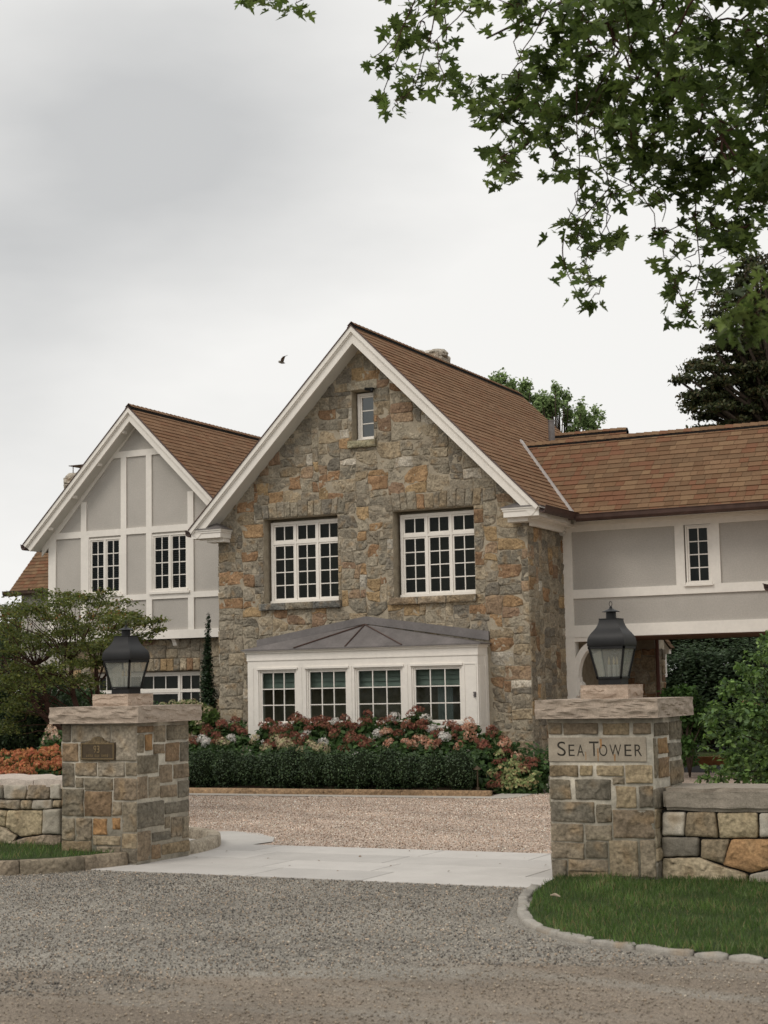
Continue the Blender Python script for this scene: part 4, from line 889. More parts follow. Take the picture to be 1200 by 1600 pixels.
# ---- rake boards, soffits, eave returns
def rakes(cx, ap, f, half, ybk, brackets=False, sides=(1, -1), bw=.245):
    for sx in sides:
        d = Vector((-sx, 0, 1)).normalized(); nrm = Vector((sx, 0, 1)).normalized()    # up the slope / out of the roof
        base = Vector((cx+sx*half, 0, ap-half)); L = half*math.sqrt(2); vv = bw/math.sqrt(2)
        def strip(name, o0, o1, ya, yb, mat, par, s0=.0, mitre=True):
            # board between offsets o0,o1 below the roof plane; ends plumb at the ridge and level at the foot
            m = MB(); vs = []
            for y in (ya, yb):
                for o_ in (o0, o1):
                    foot = base-nrm*o_+d*(s0); foot = foot+d*((base.z+s0*.7-(foot.z))/d.z*0)
                    top = base-nrm*o_; tt = ((cx-top.x)/d.x); vs += [foot+Vector((0, y, 0)), top+d*tt+Vector((0, y, 0))]
            m.add(vs, [(0, 1, 3, 2), (4, 6, 7, 5), (0, 4, 5, 1), (2, 3, 7, 6), (0, 2, 6, 4), (1, 5, 7, 3)]); return m.build(name, mat, par, recalc=True)
        bb = strip('bargeboard', .045, .045+bw*.72, f+.02, f+.055, trimM, H)
        strip('crown_moulding', .012, .085, f-.03, f+.0195, trimM, bb); strip('drip_edge', -.004, .012, f-.045, f+.02, copperM, bb); strip('fillet', .085, .105, f-.005, f+.0195, trimM, bb)
        strip('soffit', .045+bw*.72-.03, .045+bw*.72-.012, f+.056, ybk, soffitM, H)
rakes(CX, AP, F0, 3.44, MY0-.0, bw=.255)
# boxed eave returns with lead tops
for sx in (1, -1):
    xo, xi = CX+sx*3.44, CX+sx*2.75; a, b = min(xo, xi), max(xo, xi)
    m = MB(); m.box(a+.03, b-.03, F0+.03, MY0-.0, 4.425, 4.52); m.box(a+.015, b-.015, F0+.015, MY0, 4.5205, 4.555); m.box(a, b, F0, MY0, 4.5555, 4.588)
    xa, xb = sorted((CX+sx*3.16, CX+sx*2.80))
    m.box(xa, xb, F0+.16, MY0, 4.355, 4.4245)
    rt = m.build('eave_return', trimM, H)
    m = MB(); e = .012; zt = 4.590
    ridge = [(xo-sx*.30, MY0, 4.77), (xo-sx*.30, F0+.25, 4.73)]
    vs = [(a-e, F0-e, zt), (b+e, F0-e, zt), (b+e, MY0, zt), (a-e, MY0, zt), ridge[0], ridge[1]]
    m.add(vs, [(0, 1, 5), (1, 2, 4, 5), (2, 3, 4), (3, 0, 5, 4), (0, 3, 2, 1)]); m.box(a-e, b+e, F0-e, MY0, zt-.008, zt-.0005)
    m.build('lead_flashing', leadM, rt)
# side frieze and gutter of the stone block (right) and of the passage
def gutter(P, Q, side, parent, name='gutter', r=.062):
    P, Q, side = Vector(P), Vector(Q), Vector(side).normalized(); m = MB(); vs = []; prof = [(-.0, .06), (-.0, -.02), (.02, -.055), (.055, -.07), (.09, -.055), (.112, -.02), (.12, .04), (.132, .05), (.132, .058), (.115, .055), (.1, -.015), (.08, -.045), (.055, -.055), (.03, -.045), (.012, -.015), (.012, .06)]
    for p in (P, Q):
        for a, b in prof: vs.append(p+side*a+Vector((0, 0, b)))
    n = len(prof); m.add(vs, [(i, (i+1) % n, (i+1) % n+n, i+n) for i in range(n)]+[tuple(range(n)), tuple(range(2*n-1, n-1, -1))])
    L = (Q-P).length; d = (Q-P).normalized()
    for k in range(int(L/.9)+1):
        c = P+d*min(L-.05, .25+k*.9); m.tube([c+side*.0+Vector((0, 0, .045)), c+side*.12+Vector((0, 0, .05))], .007, 5)
    return m.build(name, copperM, parent, recalc=True)
gutter((CX+3.44-.02, F0+.02, ez-.05), (CX+3.44-.02, 26.25, ez-.05), (1, 0, 0), H)
gutter((CX-3.44+.02, F0+.02, ez-.05), (CX-3.44+.02, 26.6, ez-.05), (-1, 0, 0), H)
m = MB(); m.box(MX1+.001, CX+3.30, F0+.3, 26.7, 4.40, 4.44); m.box(MX1+.03, MX1+.09, MY0+.01, 26.68, 4.30, 4.399); m.box(CX+3.30, CX+3.36, F0+.3, 26.3, 4.42, 4.55); m.build('eave_fascia', trimM, H)

# ---- link passage
LY = 26.7; LX1 = -2.2; lz0 = 2.455
m = MB(); m.box(-9.775, LX1, LY, 29.2, lz0+.02, 4.62); m.build('passage_wall', stuccoM, H)
w4 = (-7.574, -7.11, 3.285, 4.318)
boolean_cut(bpy.data.objects['passage_wall'], [(w4[0], w4[1], LY-.1, LY+.25, w4[2], w4[3]), (-9.4, LX1-.2, LY+.2, 29.0, 2.7, 4.5)])
m = MB(); yb, ya = LY-.001, LY-.035
def brd(x0, x1, z0, z1, dy=0, bev=.004): m.box(x0, x1, ya-dy, yb, z0, z1, mi=0, bev=0)
brd(-9.775, -9.605, lz0, 4.60); brd(-9.604, LX1, 4.31, 4.42); brd(-9.604, LX1, 4.4205, 4.60, .03); brd(-9.604, LX1, 3.135, 3.29); brd(-9.604, LX1, lz0, 2.665, .004)
brd(-7.733, w4[0], 3.2905, 4.3095); brd(w4[1], -6.958, 3.2905, 4.3095); brd(-5.1, -4.95, 3.2905, 4.3095); brd(-3.9, -3.75, 3.2905, 4.3095); brd(w4[0]-.0, w4[1], 4.3185-.009, 4.3095)
m.box(w4[0]-.02, w4[1]+.02, LY-.075, LY-.0355, 3.262, 3.289)
m.build('timber_trim', trimM, H)
win(w4[0]+.02, w4[1]-.005, w4[2], w4[3]-.012, LY-.015, [(0, 1, 0, 1, 2, 4)], fr_=.028)
m = MB(); m.box(-9.775, LX1, LY+.02, 29.18, lz0-.02, lz0+.0195); m.build('passage_ceiling', surf('brown_board', (.14, .075, .05), .8, (6, .3), None, (20, .3, .005)), H)
# passage roof
LE, LR, LS_ = 26.15, 27.95, .9; lez = 4.51
m = MB(); lv = (LR-LE)*math.sqrt(1+LS_*LS_)
for sy, y0 in ((1, LE), (-1, 2*LR-LE)):
    O = (-11.3, y0, lez); U = (1, 0, 0); V = (0, sy, LS_); slab(m, O, U, V, 9.3, lv, .05, 1)
    shingles(m, O, U, V, 9.3, lv, rr, SH2, .142)
rf = m.build('roof', [shingM, copperM], H); zr = lez+(LR-LE)*LS_; cap_ridge((-11.0, LR, zr+.008), (LX1+.2, LR, zr+.008), rr, SH2, .14, rf)
gutter((-9.30, 26.17, 4.50), (LX1, 26.17, 4.50), (0, -1, 0), H)
m = MB(); m.box(-9.3, LX1, 26.30, LY-.07, 4.47, 4.50); m.build('eave_fascia', soffitM, H)
# valley metal
def vly(z): return Vector((CX+AP-z, LE+(z-lez)/LS_, z))
nA = Vector((1, 0, 1)).normalized()*.05; nB = Vector((0, -LS_, 1)).normalized()*.045
a0, b0 = vly(lez+.03), vly(zr+.05); vd = (b0-a0).normalized(); wA = vd.cross(Vector((1, 0, 1)).normalized()).normalized()
if wA.y > 0: wA = -wA
m = MB(); up_ = Vector((0, 0, .055))
m.add([a0+up_, b0+up_, b0+wA*.115+nA, a0+wA*.115+nA, a0+wA*.115+nA*.2, b0+wA*.115+nA*.2], [(0, 1, 2, 3), (2, 5, 4, 3)]); m.build('valley_flashing', zincM, rf)
m = MB(); m.tube([(-11.29, 30.38, 6.4), (-11.29, 30.38, 6.98)], .065, 14); m.lathe((-11.29, 30.38, 6.97), [(.072, 0), (.072, .03), (.06, .03), (.05, .0)], 14); m.build('vent_pipe', leadM, roof)
# little roof rising beyond the passage ridge
m = MB()
for sy in (1, -1):
    O = (-12.6, 31-sy*1.1, 5.665); slab(m, O, (1, 0, 0), (0, sy, 1), 2.72, 1.1*math.sqrt(2), .05, 1); shingles(m, O, (1, 0, 0), (0, sy, 1), 2.72, 1.1*math.sqrt(2), rr, SH2)
rf2 = m.build('roof', [shingM, copperM], H); cap_ridge((-12.5, 31, 6.775), (-9.88, 31, 6.775), rr, SH2, .12, rf2)
m = MB(); m.prism([(30.0, 3), (32.0, 3), (32.0, 5.78), (31, 6.74), (30.0, 5.78)], lambda a, b, d: (-12.5+d, a, b), 0, 2.5); m.build('dormer_wall', stuccoM, H, recalc=True)
# white post and curved bracket under the passage
m = MB(); m.box(-9.772, -9.60, LY-.03, LY+.17, 0, lz0-.001)
arc = [(-9.30+.0-.262*math.cos(a), 1.82+.45*math.sin(a)) for a in np.linspace(-.15, math.pi/2, 12)]
out_ = [(-9.30-.262*math.cos(a)-.085*math.cos(a)*.9, 1.82+.45*math.sin(a)+.10*math.sin(a)) for a in np.linspace(math.pi/2, .1, 12)]
pol = arc+[(-9.2, 2.30), (-9.2, 2.455-.002)]+[(-9.42, 2.453)]+out_[3:]
def ribbon(m, A_, B_, y0, y1):
    n = len(A_)
    for i in range(n-1):
        q = [A_[i], A_[i+1], B_[i+1], B_[i]]; m.prism(q, XZ(0), y0, y1)
ia = [(-9.26-.29*math.cos(a), 1.76+.50*math.sin(a)) for a in np.linspace(0, math.pi/2, 12)]
oa = [(-9.26-.40*math.cos(a)*1.0, 1.76+.62*math.sin(a)) for a in np.linspace(0, math.pi/2, 12)]
ribbon(m, ia+[(-8.6, 2.30)], oa+[(-8.6, 2.42)], LY-.025, LY+.14)
sc_ = [(-9.60, 1.44), (-9.56, 1.44), (-9.555, 1.50), (-9.53, 1.545), (-9.49, 1.58), (-9.475, 1.62), (-9.49, 1.66), (-9.53, 1.685), (-9.535, 1.70), (-9.54, 1.765), (-9.60, 1.765)]
m.prism(sc_, XZ(0), LY-.025, LY+.14); m.box(-9.60, -8.6, LY-.02, LY+.135, 2.38, lz0-.002)
m.build('arched_bracket', trimM, H, recalc=True)
# rear stone pier, its stucco head, red brown downpipe, and a white porch gable beyond
m = MB(); m.box(-9.75, -8.93, 29.2, 29.8, 0, 2.44, mi=1)
stone_field(m, XZ(29.2), lines([-9.75, -8.93], .07), lines([0, 2.28], .07), lambda a, b: False, 31, lambda c, r: pick(r, .65, .3, .02), (), .06, (.12, .26), (.12, .3), .03, .016, None, .012, .05, .6)
stone_field(m, lambda a, b, d: (-8.93-d, a, b), lines([29.2, 29.8], .07), lines([0, 2.28], .07), lambda a, b: False, 32, lambda c, r: pick(r, .5, .3, .02), (), .04, (.12, .3), (.12, .3), .02, .01)
m.build('stone_pier', [stoneM, mortarM], H, smooth=True)
m = MB(); m.tube([(-8.86, 29.12, 0), (-8.86, 29.12, 2.5)], .035, 12); m.build('downpipe', surf('red_brown_copper', (.12, .045, .032), .55, (8, .2), None, None, .5, .2), H)
PY = 31.0; pR_ = at(1047, 1012, PY); pW = at(1037, 1030, PY); px_ = pR_.x; pz_ = pR_.z
m = MB(); m.prism([(px_-1.5, pz_-.12), (px_-.03, pz_-.12), (px_-.03, pz_-.04), (px_, pz_-.02), (px_-.45, pz_+.62), (px_-1.5, pz_+.62)], XZ(PY), 0, .16)
m.box(pW.x-.10, pW.x, PY+.05, PY+.2, at(1037, 1058, PY).z, pz_-.1205); m.box(pW.x-1.3, pW.x-.101, PY+.1, PY+.2, 0, pz_-.1205)
m.build('porch', trimM, H, recalc=True)
m = MB(); O = (px_+.03, PY-.06, pz_-.01); slab(m, O, (0, 1, 0), (-.58, 0, .80), .24, .8, .03, 0); shingles(m, O, (0, 1, 0), (-.58, 0, .80), .24, .8, rr, SH2); m.build('porch_roof', shingM, H)

# ---- chimneys
def chimney(x0, x1, y0, y1, z0, z1, seed, par):
    m = MB(); m.box(x0+.03, x1-.03, y0+.03, y1-.03, z0, z1-.08, mi=1); cf = lambda c, r: random.choice([(.46, .41, .34), (.38, .34, .28), (.42, .36, .29), (.50, .46, .40)])
    for fn, a, b in ((lambda a, b, d: (a, y0+.03+d, b), x0, x1), (lambda a, b, d: (a, y1-.03-d, b), x0, x1), (lambda a, b, d: (x0+.03+d, a, b), y0, y1), (lambda a, b, d: (x1-.03-d, a, b), y0, y1)):
        stone_field(m, fn, lines([a+.03, b-.03], .08), lines([z0, z1-.08], .08), lambda p, q: False, seed, cf, (), .04, (.2, .4), (.15, .3), .05, .008, None, .02, .06)
    for i in range(7):
        bm = bmesh.new(); bmesh.ops.create_icosphere(bm, subdivisions=2, radius=1); sx, sy, sz = random.uniform(.16, .26), random.uniform(.14, .2), random.uniform(.07, .12)
        c = Vector((random.uniform(x0+.1, x1-.1), random.uniform(y0+.08, y1-.08), z1-.06))
        for v in bm.verts: v.co = Vector((v.co.x*sx, v.co.y*sy, v.co.z*sz))*(1+noise.noise(v.co*2+c)*.35)+c
        bm.verts.index_update(); m.add([v.co.copy() for v in bm.verts], [[v.index for v in f.verts] for f in bm.faces], cf(0, 0)); bm.free()
    return m.build('chimney', [stoneM, mortarM], par)
chimney(-14.08, -13.40, 29.6, 30.2, 6.3, 8.60, 41, roof)
ch2 = chimney(-24.3, -23.45, 31.2, 31.9, 4.0, 6.98, 42, H)
m = MB(); m.box(-24.2, -23.5, 31.3, 31.8, 7.18, 7.195)
for a in (-24.1, -23.6):
    for b in (31.35, 31.75): m.tube([(a, b, 6.9), (a, b, 7.19)], .012, 5)
m.build('chimney_cap', copperM, ch2)

# ---- bay window
BX0, BX1, BY = -15.04, -10.57, 24.6; bz = 2.16
m = MB()
m.box(BX0, BX1, BY, MY0, .25, 1.02); m.box(BX0, BX1, BY, MY0, 2.02, 2.16)
m.box(BX0-.012, BX1+.012, BY-.015, MY0, 2.1605, 2.185); m.box(BX0-.012, BX1+.012, BY-.012, MY0, 2.1855, 2.29); m.box(BX0-.03, BX1+.03, BY-.035, MY0, 2.2905, 2.32); m.box(BX0-.06, BX1+.06, BY-.065, MY0, 2.3205, 2.352)
wx = [(-14.815, -14.045), (-13.845, -13.02), (-12.885, -11.965), (-11.795, -10.855)]
wx = [(-14.82, -14.035), (-13.85, -13.02), (-12.89, -11.96), (-11.80, -10.86)]
ed = [BX0]+[v for w in wx for v in w]+[BX1]
for i in range(0, len(ed), 2):
    a, b = ed[i], ed[i+1]; m.box(a, b, BY, BY+.14, 1.0205, 2.0195)
    c = .045
    if b-a < .22: m.box(a+(b-a)/2-.012, a+(b-a)/2+.012, BY-.008, BY-.0005, 1.03, 2.03); 
    else:
        m.box(a+.03, a+.05, BY-.01, BY-.0005, 1.03, 2.03); m.box(b-.05, b-.03, BY-.01, BY-.0005, 1.03, 2.03); m.box(a+.05, b-.05, BY-.01, BY-.0005, 2.01, 2.03)
for a, b in wx: m.box(a-.02, b+.02, BY-.022, BY-.0005, 2.0, 2.035)
for x in (BX0, BX1-.12): m.box(x, x+.12, BY+.1405, MY0-.001, 1.0205, 2.0195)
m.box(BX1+.0005, BX1+.012, BY+.05, MY0, 1.0, 1.98); m.box(BX1-.001, BX1+.02, MY0-.1, MY0, .3, 2.1605)
bay = m.build('bay_window', trimM, H)
for i, (a, b) in enumerate(wx):
    wb = win(a, b, 1.0205, 2.0005, BY+.02, [(0, 1, 0, 1, 3, 3 if True else 0)], bay, fr_=.03, name='window_frame')
    for ch in wb.children:
        if ch.name.startswith('pane'): ch.data.materials[0] = bayGlassM
    m = MB(); zl = (1.70, 1.70, 1.68, 1.70)[i]
    for k in range(4):
        z_ = 2.0-(2.0-zl)*k/4; zz = 2.0-(2.0-zl)*(k+1)/4; m.add([(a, BY+.19, z_), (b, BY+.19, z_), (b, BY+.16, zz), (a, BY+.16, zz)], [(0, 1, 2, 3)])
    m.box(a, b, BY+.15, BY+.18, zl-.03, zl); m.build('roman_shade', shadeM, bay)
m = MB()
for k in range(14): x = -11.45+k*.02; m.add([(x, BY+.3+.02*(k % 2), 1.0), (x+.02, BY+.3+.02*((k+1) % 2), 1.0), (x+.02, BY+.3+.02*((k+1) % 2), 2.0), (x, BY+.3+.02*(k % 2), 2.0)], [(0, 1, 2, 3)])
m.build('curtain', curtM, bay)
m = MB(); Ap = (-12.86, MY0-.01, 2.755); zt = 2.358; ys = BY-.09
f0 = [(BX0-.09, MY0-.01, 2.36), (BX0-.09, ys, zt), (-14.04, ys, zt), (-13.02, ys, zt), (-11.93, ys, zt), (BX1+.09, ys, zt), (BX1+.09, MY0-.01, 2.36)]
m.add([Ap]+f0+[(x, y, z-.02) for x, y, z in f0], [(0, i, i+1) for i in range(1, 7)]+[(i, i+7, i+8, i+1) for i in range(1, 7)]+[(7+i for i in (7, 6, 5, 4, 3, 2, 1))])
br = m.build('bay_roof', leadM, bay, recalc=True)
m = MB()
for q in (f0[2], f0[3], f0[4]): m.tube([Vector(Ap)+Vector((0, -.02, .0)), Vector(q)+Vector((0, .0, .012))], .013, 5)
m.build('seam', copperM, br)
m = MB(); fl = [(BX0-.02, 2.40), (-12.86, 2.765), (BX1+.06, 2.405), (BX1+.06, 2.56), (-12.84, 2.895), (BX0-.02, 2.545)]
m.prism(fl, XZ(MY0), -.045, .0); m.build('flashing', leadM, br, recalc=True)

# ---- left wing: half timbered gable
WY = 26.7; WX0 = -21.135; WC, WA = -18.866, 7.41; Wz = 2.697
m = MB(); m.prism([(WX0, Wz+.02), (-15.9, Wz+.02), (-15.9, WA-(-15.9-WC)-.1), (WC, WA-.1), (WX0, WA-(WC-WX0)-.1)], XZ(WY), 0, 5); m.build('stucco_wall', stuccoM, H, recalc=True)
v1 = (-20.095, -19.30, 3.64, 4.80); v2 = (-18.53, -17.675, 3.64, 4.80)
boolean_cut(bpy.data.objects['stucco_wall'], [(v1[0], v1[1], WY-.1, WY+.4, v1[2], v1[3]), (v2[0], v2[1], WY-.1, WY+.4, v2[2], v2[3]), (WX0+.3, -16.2, WY+.3, WY+4.7, 2.9, 5.0)])
m = MB(); yb, ya = WY-.0005, WY-.032
def wr(x): return WA-abs(x-WC)-.30
brd(WX0, -20.945, Wz+.175, 4.8395-.0); brd(-20.944, -15.9, 4.84, 4.97); brd(WX0, -20.944, 4.84, 5.02)
brd(-20.944, -15.9, 3.495, 3.61); brd(WX0, -15.9, Wz, 2.868, .012)
for (x0, x1) in ((-20.30, -20.165),): brd(x0, x1, 4.9705, 5.38+.2); brd(x0, x1+.065, 3.6105, 4.8395)
for (x0, x1) in ((-19.295, -19.16), (-18.672, -18.535)): brd(x0, x1, 2.8685, 3.4945); brd(x0, x1, 3.6105, 4.8395); brd(x0, x1, 4.9705, 6.43)
brd(-20.165, -20.10, 4.9, 4.901)
brd(-17.672, -17.535, 2.8685, 3.4945); brd(-17.672, -17.535, 3.6105, 4.8395); brd(-17.672, -17.535, 4.9705, 5.62); brd(-20.30, -20.165, 2.8685, 3.4945)
brd(-19.52, -18.22, 6.4305, 6.56)
for sx in (1, -1):     # boards following the rakes
    p0, p1 = (WC+sx*2.45, wr(WC+sx*2.45)+.17), (WC, wr(WC)+.17)
    q = [(p0[0], p0[1]-.33), (p1[0], p1[1]-.20), p1, p0]; m.prism(q, XZ(0), WY-.026, WY-.0005)
for v in (v1, v2): m.box(v[0]-.06, v[1]+.05, WY-.07, WY-.0325, 3.595, 3.64)
m.build('timber_trim', trimM, H)
for v in (v1, v2):
    W_ = win(v[0], v[1], v[2], v[3], WY-.02, [(0, .5, 0, 1, 2, 4), (.5, 1, 0, 1, 2, 4)], fr_=.03)
    m = MB()
    for k in range(26): z = v[2]+.04+k*.042; m.box(v[0]+.02, v[1]-.02, WY+.09, WY+.12, z, z+.026)
    m.box(v[0]+.36, v[0]+.44, WY+.08, WY+.125, v[2], v[3]); m.build('louvred_shutter', louvM, W_)
F1 = 26.35; hw = 2.66
m = MB()
for sx in (1, -1):
    O = (WC+sx*hw, F1, WA-hw); slab(m, O, (0, 1, 0), (-sx, 0, 1), 8, hw*math.sqrt(2), .06, 1); shingles(m, O, (0, 1, 0), (-sx, 0, 1), 8, hw*math.sqrt(2), rr, SH)
wroof = m.build('roof', [shingM, copperM], H); cap_ridge((WC, F1-.01, WA+.015), (WC, F1+8, WA+.015), rr, SH, .14, wroof)
rakes(WC, WA, F1, hw, WY, bw=.235)
gutter((WC-hw+.02, F1+.02, WA-hw-.05), (WC-hw+.02, F1+7, WA-hw-.05), (-1, 0, 0), H)
for k in range(4):      # lookouts under the left rake
    d = .50+k*.62; x = WC-hw+d; z = WA-hw+d-.32
    m = MB(); m.box(x+.06, x+.12, F1+.06, F1+.2, z+.09, z+.15, bev=.012); m.build('lookout', trimM, H, recalc=True)
# lower stone storey of the wing
m = MB(); m.box(-20.985, -15.9, 26.9, 31, -.05, Wz-.001); ls = m.build('lower_stone_wall', mortarM, H)
v3 = (-20.21, -17.545, 1.05, 2.06); boolean_cut(ls, [(v3[0], v3[1], 26.7, 27.2, v3[2], v3[3]), (-20.7, -16.3, 27.1, 30.5, .3, 2.5)])
m = MB(); bl = lambda x, z: v3[0] < x < v3[1] and v3[2] < z < 2.31
stone_field(m, XZ(26.9), lines([-20.985, v3[0], v3[1], -15.9], .066), lines([0, 1.05, 2.06, 2.31, Wz], .062), bl, 51, lambda c, r: pick(r, .12, .2, .02), (), .035, (.16, .42), (.13, .28), .02, .006, [(v3[0], v3[2], v3[1], 2.31)], .008, .06, .4)
n = 17
for i in range(n):
    a = v3[0]+(v3[1]-v3[0])*i/n; b = v3[0]+(v3[1]-v3[0])*(i+1)/n; stone(m, [(a, 2.062), (b, 2.062), (b, 2.31), (a, 2.31)], XZ(26.9), pick(vr, .35, .4, .02), .022, .005, .12, .006, .05)
m.build('lower_wall_stones', stoneM, H, smooth=True)
win(v3[0]+.03, v3[1]-.02, v3[2], v3[3]-.02, 27.02, [(0, .17, 0, 1, 2, 3), (.17, .80, .62, 1, 5, 1), (.17, .80, 0, .62, 1, 1), (.80, 1, 0, 1, 2, 3)], fr_=.05)
for x in (-20.5, -19.3, -18.12, -16.9):
    m = MB(); m.prism([(26.899, 2.52), (26.80, 2.56), (26.78, 2.62), (26.72, 2.695), (26.899, 2.695)], lambda a, b, d, x=x: (x+d, a, b), 0, .09); m.build('corbel', trimM, H, recalc=True)
# wing farther back on the left, its slope running away from the eave
m = MB(); m.prism([(32.3, -.05), (36, -.05), (36, 5.6), (34.0, 5.9), (32.3, 4.25)], lambda a, b, d: (-26.45+d, a, b), 0, 5); m.build('rear_wing_wall', stuccoM, H, recalc=True)
m = MB()
O = (-26.6, 32, 4.23); slab(m, O, (1, 0, 0), (0, 1, 1), 6.5, 2.9, .05, 1); shingles(m, O, (1, 0, 0), (0, 1, 1), 6.5, 2.9, rr, SH2)
O = (-26.6, 36.1, 4.23); slab(m, O, (1, 0, 0), (0, -1, 1), 6.5, 2.9, .05, 1); m.build('roof', [shingM, copperM], H)
gutter((-26.75, 32.03, 4.19), (-21.2, 32.03, 4.19), (0, -1, 0), H)
# the stone wing at far right, only its gutter end enters the picture
m = MB(); ex0, ey = -5.55, 24.4; 
m.prism([(-5.2, -.05), (1.2, -.05), (1.2, 3.3), (-2.0, 6.4), (-5.2, 3.3)], XZ(25.0), 0, 6); m.build('east_wing_wall', mortarM, H, recalc=True)
m = MB(); stone_field(m, XZ(25.0), lines([-5.2, 1.2], .1), lines([0, 6.3], .1), lambda a, b: b > 3.3+min(a+5.2, 1.2-a)-.1, 61, lambda c, r: pick(r, .15, .2, .05), [(-1, 1, 8.45), (1, 1, 4.45)], .05, (.2, .5), (.2, .35), .02, .008, None, .01, .09); m.build('east_wing_stones', stoneM, H, smooth=True)
m = MB()
for sx in (1, -1):
    O = (-2+sx*3.62, ey, 6.72-3.62); slab(m, O, (0, 1, 0), (-sx, 0, 1), 7, 3.62*math.sqrt(2), .05, 1); shingles(m, O, (0, 1, 0), (-sx, 0, 1), 7, 3.62*math.sqrt(2), rr, SH)
m.build('roof', [shingM, copperM], H); rakes(-2, 6.72, ey, 3.62, 25, bw=.24)
gutter((-5.62+.02, ey, 3.06), (-5.62+.02, 26.4, 3.06), (-1, 0, 0), H)

# small fittings on the house
t = thing('security_camera', (-12.62, 24.93, 6.9), 'small dark security camera at the head of the attic window', 'camera')
m = MB(); m.box(-12.66, -12.59, 24.90, 24.99, 6.905, 6.935, bev=.006); m.build('mount', blackM, t); m = MB(); m.tube([(-12.70, 24.82, 6.90), (-12.60, 24.93, 6.895)], [.028, .032], 12); m.lathe((-12.60, 24.9, 6.86), [(.0, -.02), (.02, -.015), (.026, .01), (.02, .04)], 12); m.build('housing', blackM, t)
t = thing('floodlight', (-9.70, 26.6, 4.3), 'round cream floodlight under the eaves in the corner by passage', 'floodlight')
m = MB(); m.tube([(-9.69, 26.66, 4.42), (-9.69, 26.58, 4.37)], .03, 10); m.build('bracket', whitePlM, t); m = MB(); m.tube([(-9.70, 26.60, 4.32), (-9.72, 26.52, 4.295), (-9.725, 26.50, 4.29)], [.03, .055, .05], 16); m.build('lamp_head', whitePlM, t)
t = thing('outdoor_tap', (-10.63, 24.58, 1.5), 'small metal tap fitting on the right corner post of the bay window', 'tap')
m = MB(); m.box(-10.655, -10.605, 24.585, 24.5985, 1.46, 1.55, bev=.004); m.build('back_plate', leadM, t); m = MB(); m.tube([(-10.63, 24.59, 1.52), (-10.63, 24.555, 1.515), (-10.635, 24.55, 1.48)], .012, 8); m.tube([(-10.65, 24.56, 1.54), (-10.61, 24.56, 1.54)], .006, 6); m.build('spout', leadM, t)
t = thing('path_light', (-9.77, 22.62, .05), 'slim bronze path light with mushroom cap before the hedge', 'path light')
m = MB(); m.tube([(-9.77, 22.62, .05), (-9.77, 22.62, .40)], .013, 10); m.lathe((-9.77, 22.62, .05), [(.035, 0), (.03, .06), (.014, .07)], 12); m.build('stem', bronzeM, t); m = MB(); m.lathe((-9.77, 22.62, .385), [(.07, 0), (.066, .008), (.02, .04), (.008, .055), (.0, .056)], 20); m.build('cap', bronzeM, t)

# ================================================================ PLANTS
def ell_pts(n, c, r, rng=RNG, inner=.35, flat=0):
    d = rng.normal(size=(n, 3)); d /= np.linalg.norm(d, axis=1)[:, None]
    rad = 1-np.abs(rng.normal(size=(n, 1)))*inner; rad = np.clip(rad, .05, 1)
    lump = np.array([1+.28*noise.noise(Vector(tuple(q*2.3))+Vector(tuple(np.array(c)))) for q in d])[:, None]
    return np.array(c)+d*rad*np.array(r)*lump, d
def leaves(name, blobs, n, size, cols, tmpl, parent, up=.4, spread=.8, inner=.35, mat=None, rng=RNG, amt=.22):
    vol = np.array([b[3]*b[4]+b[4]*b[5]+b[3]*b[5] for b in blobs]); vol = vol/vol.sum(); L, D = [], []
    for b, w in zip(blobs, vol):
        p, d = ell_pts(max(3, int(n*w)), b[:3], b[3:6], rng, inner); L.append(p); D.append(d)
    L = np.concatenate(L); D = np.concatenate(D); m = len(L); D[:, 2] += up
    s = size*rng.uniform(.6, 1.25, m)
    return inst(name, *tmpl, L, rand_rot(m, normals=D, spread=spread, rng=rng), np.column_stack([s, s, s]), vary(cols, m, amt, rng), mat or leafM, parent)
def stems(name, base, tops, r0, parent, mat=barkM, sag=.0, seg=6, r1=.006):
    m = MB()
    for tp in tops:
        b = Vector(base) if not isinstance(base, list) else Vector(base[random.randrange(len(base))]); t_ = Vector(tp); P = []
        for i in range(7):
            k = i/6; p = b.lerp(t_, k); p.z = b.z+(t_.z-b.z)*(k**.75) + math.sin(k*math.pi)*sag
            p += Vector((noise.noise(p*3), noise.noise(p*3+Vector((9, 0, 0))), 0))*.06*math.sin(k*math.pi)*max(.3, (t_-b).length); P.append(p)
        m.tube(P, [r0+(r1-r0)*i/6 for i in range(7)], seg)
    return m.build(name, mat, parent, True)

# ---- boxwood hedge
t = thing('boxwood_hedge', (-12.5, 22.55, .05), 'low dark green clipped boxwood hedge along the rusty kerb', 'hedge')
bl = []; x = -17.6; hr = random.Random(9)
while x < -9.95:
    w = hr.uniform(.27, .36); bl.append((x, 22.62+hr.uniform(-.03, .05), .36, w, .32, .33+hr.uniform(-.07, .07))); x += w*1.3
BOX = [(0.036, 0.065, 0.026), (0.049, 0.084, 0.032), (0.029, 0.052, 0.023), (0.068, 0.110, 0.042), (0.042, 0.074, 0.029)]
leaves('foliage', bl, 60000, .036, BOX, TINY, t, up=.3, spread=.9, inner=.26, mat=leafThickM)
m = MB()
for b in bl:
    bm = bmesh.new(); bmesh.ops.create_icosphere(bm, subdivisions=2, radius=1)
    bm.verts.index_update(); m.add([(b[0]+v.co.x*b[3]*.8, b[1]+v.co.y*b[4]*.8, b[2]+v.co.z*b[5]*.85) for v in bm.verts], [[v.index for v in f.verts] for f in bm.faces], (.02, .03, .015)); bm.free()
m.build('shade_core', surf('hedge_core_shade', (.014, .02, .01), 1, (9, .3), None, None, .05), t)  # solid near-black core, the shade inside the hedge put into colour

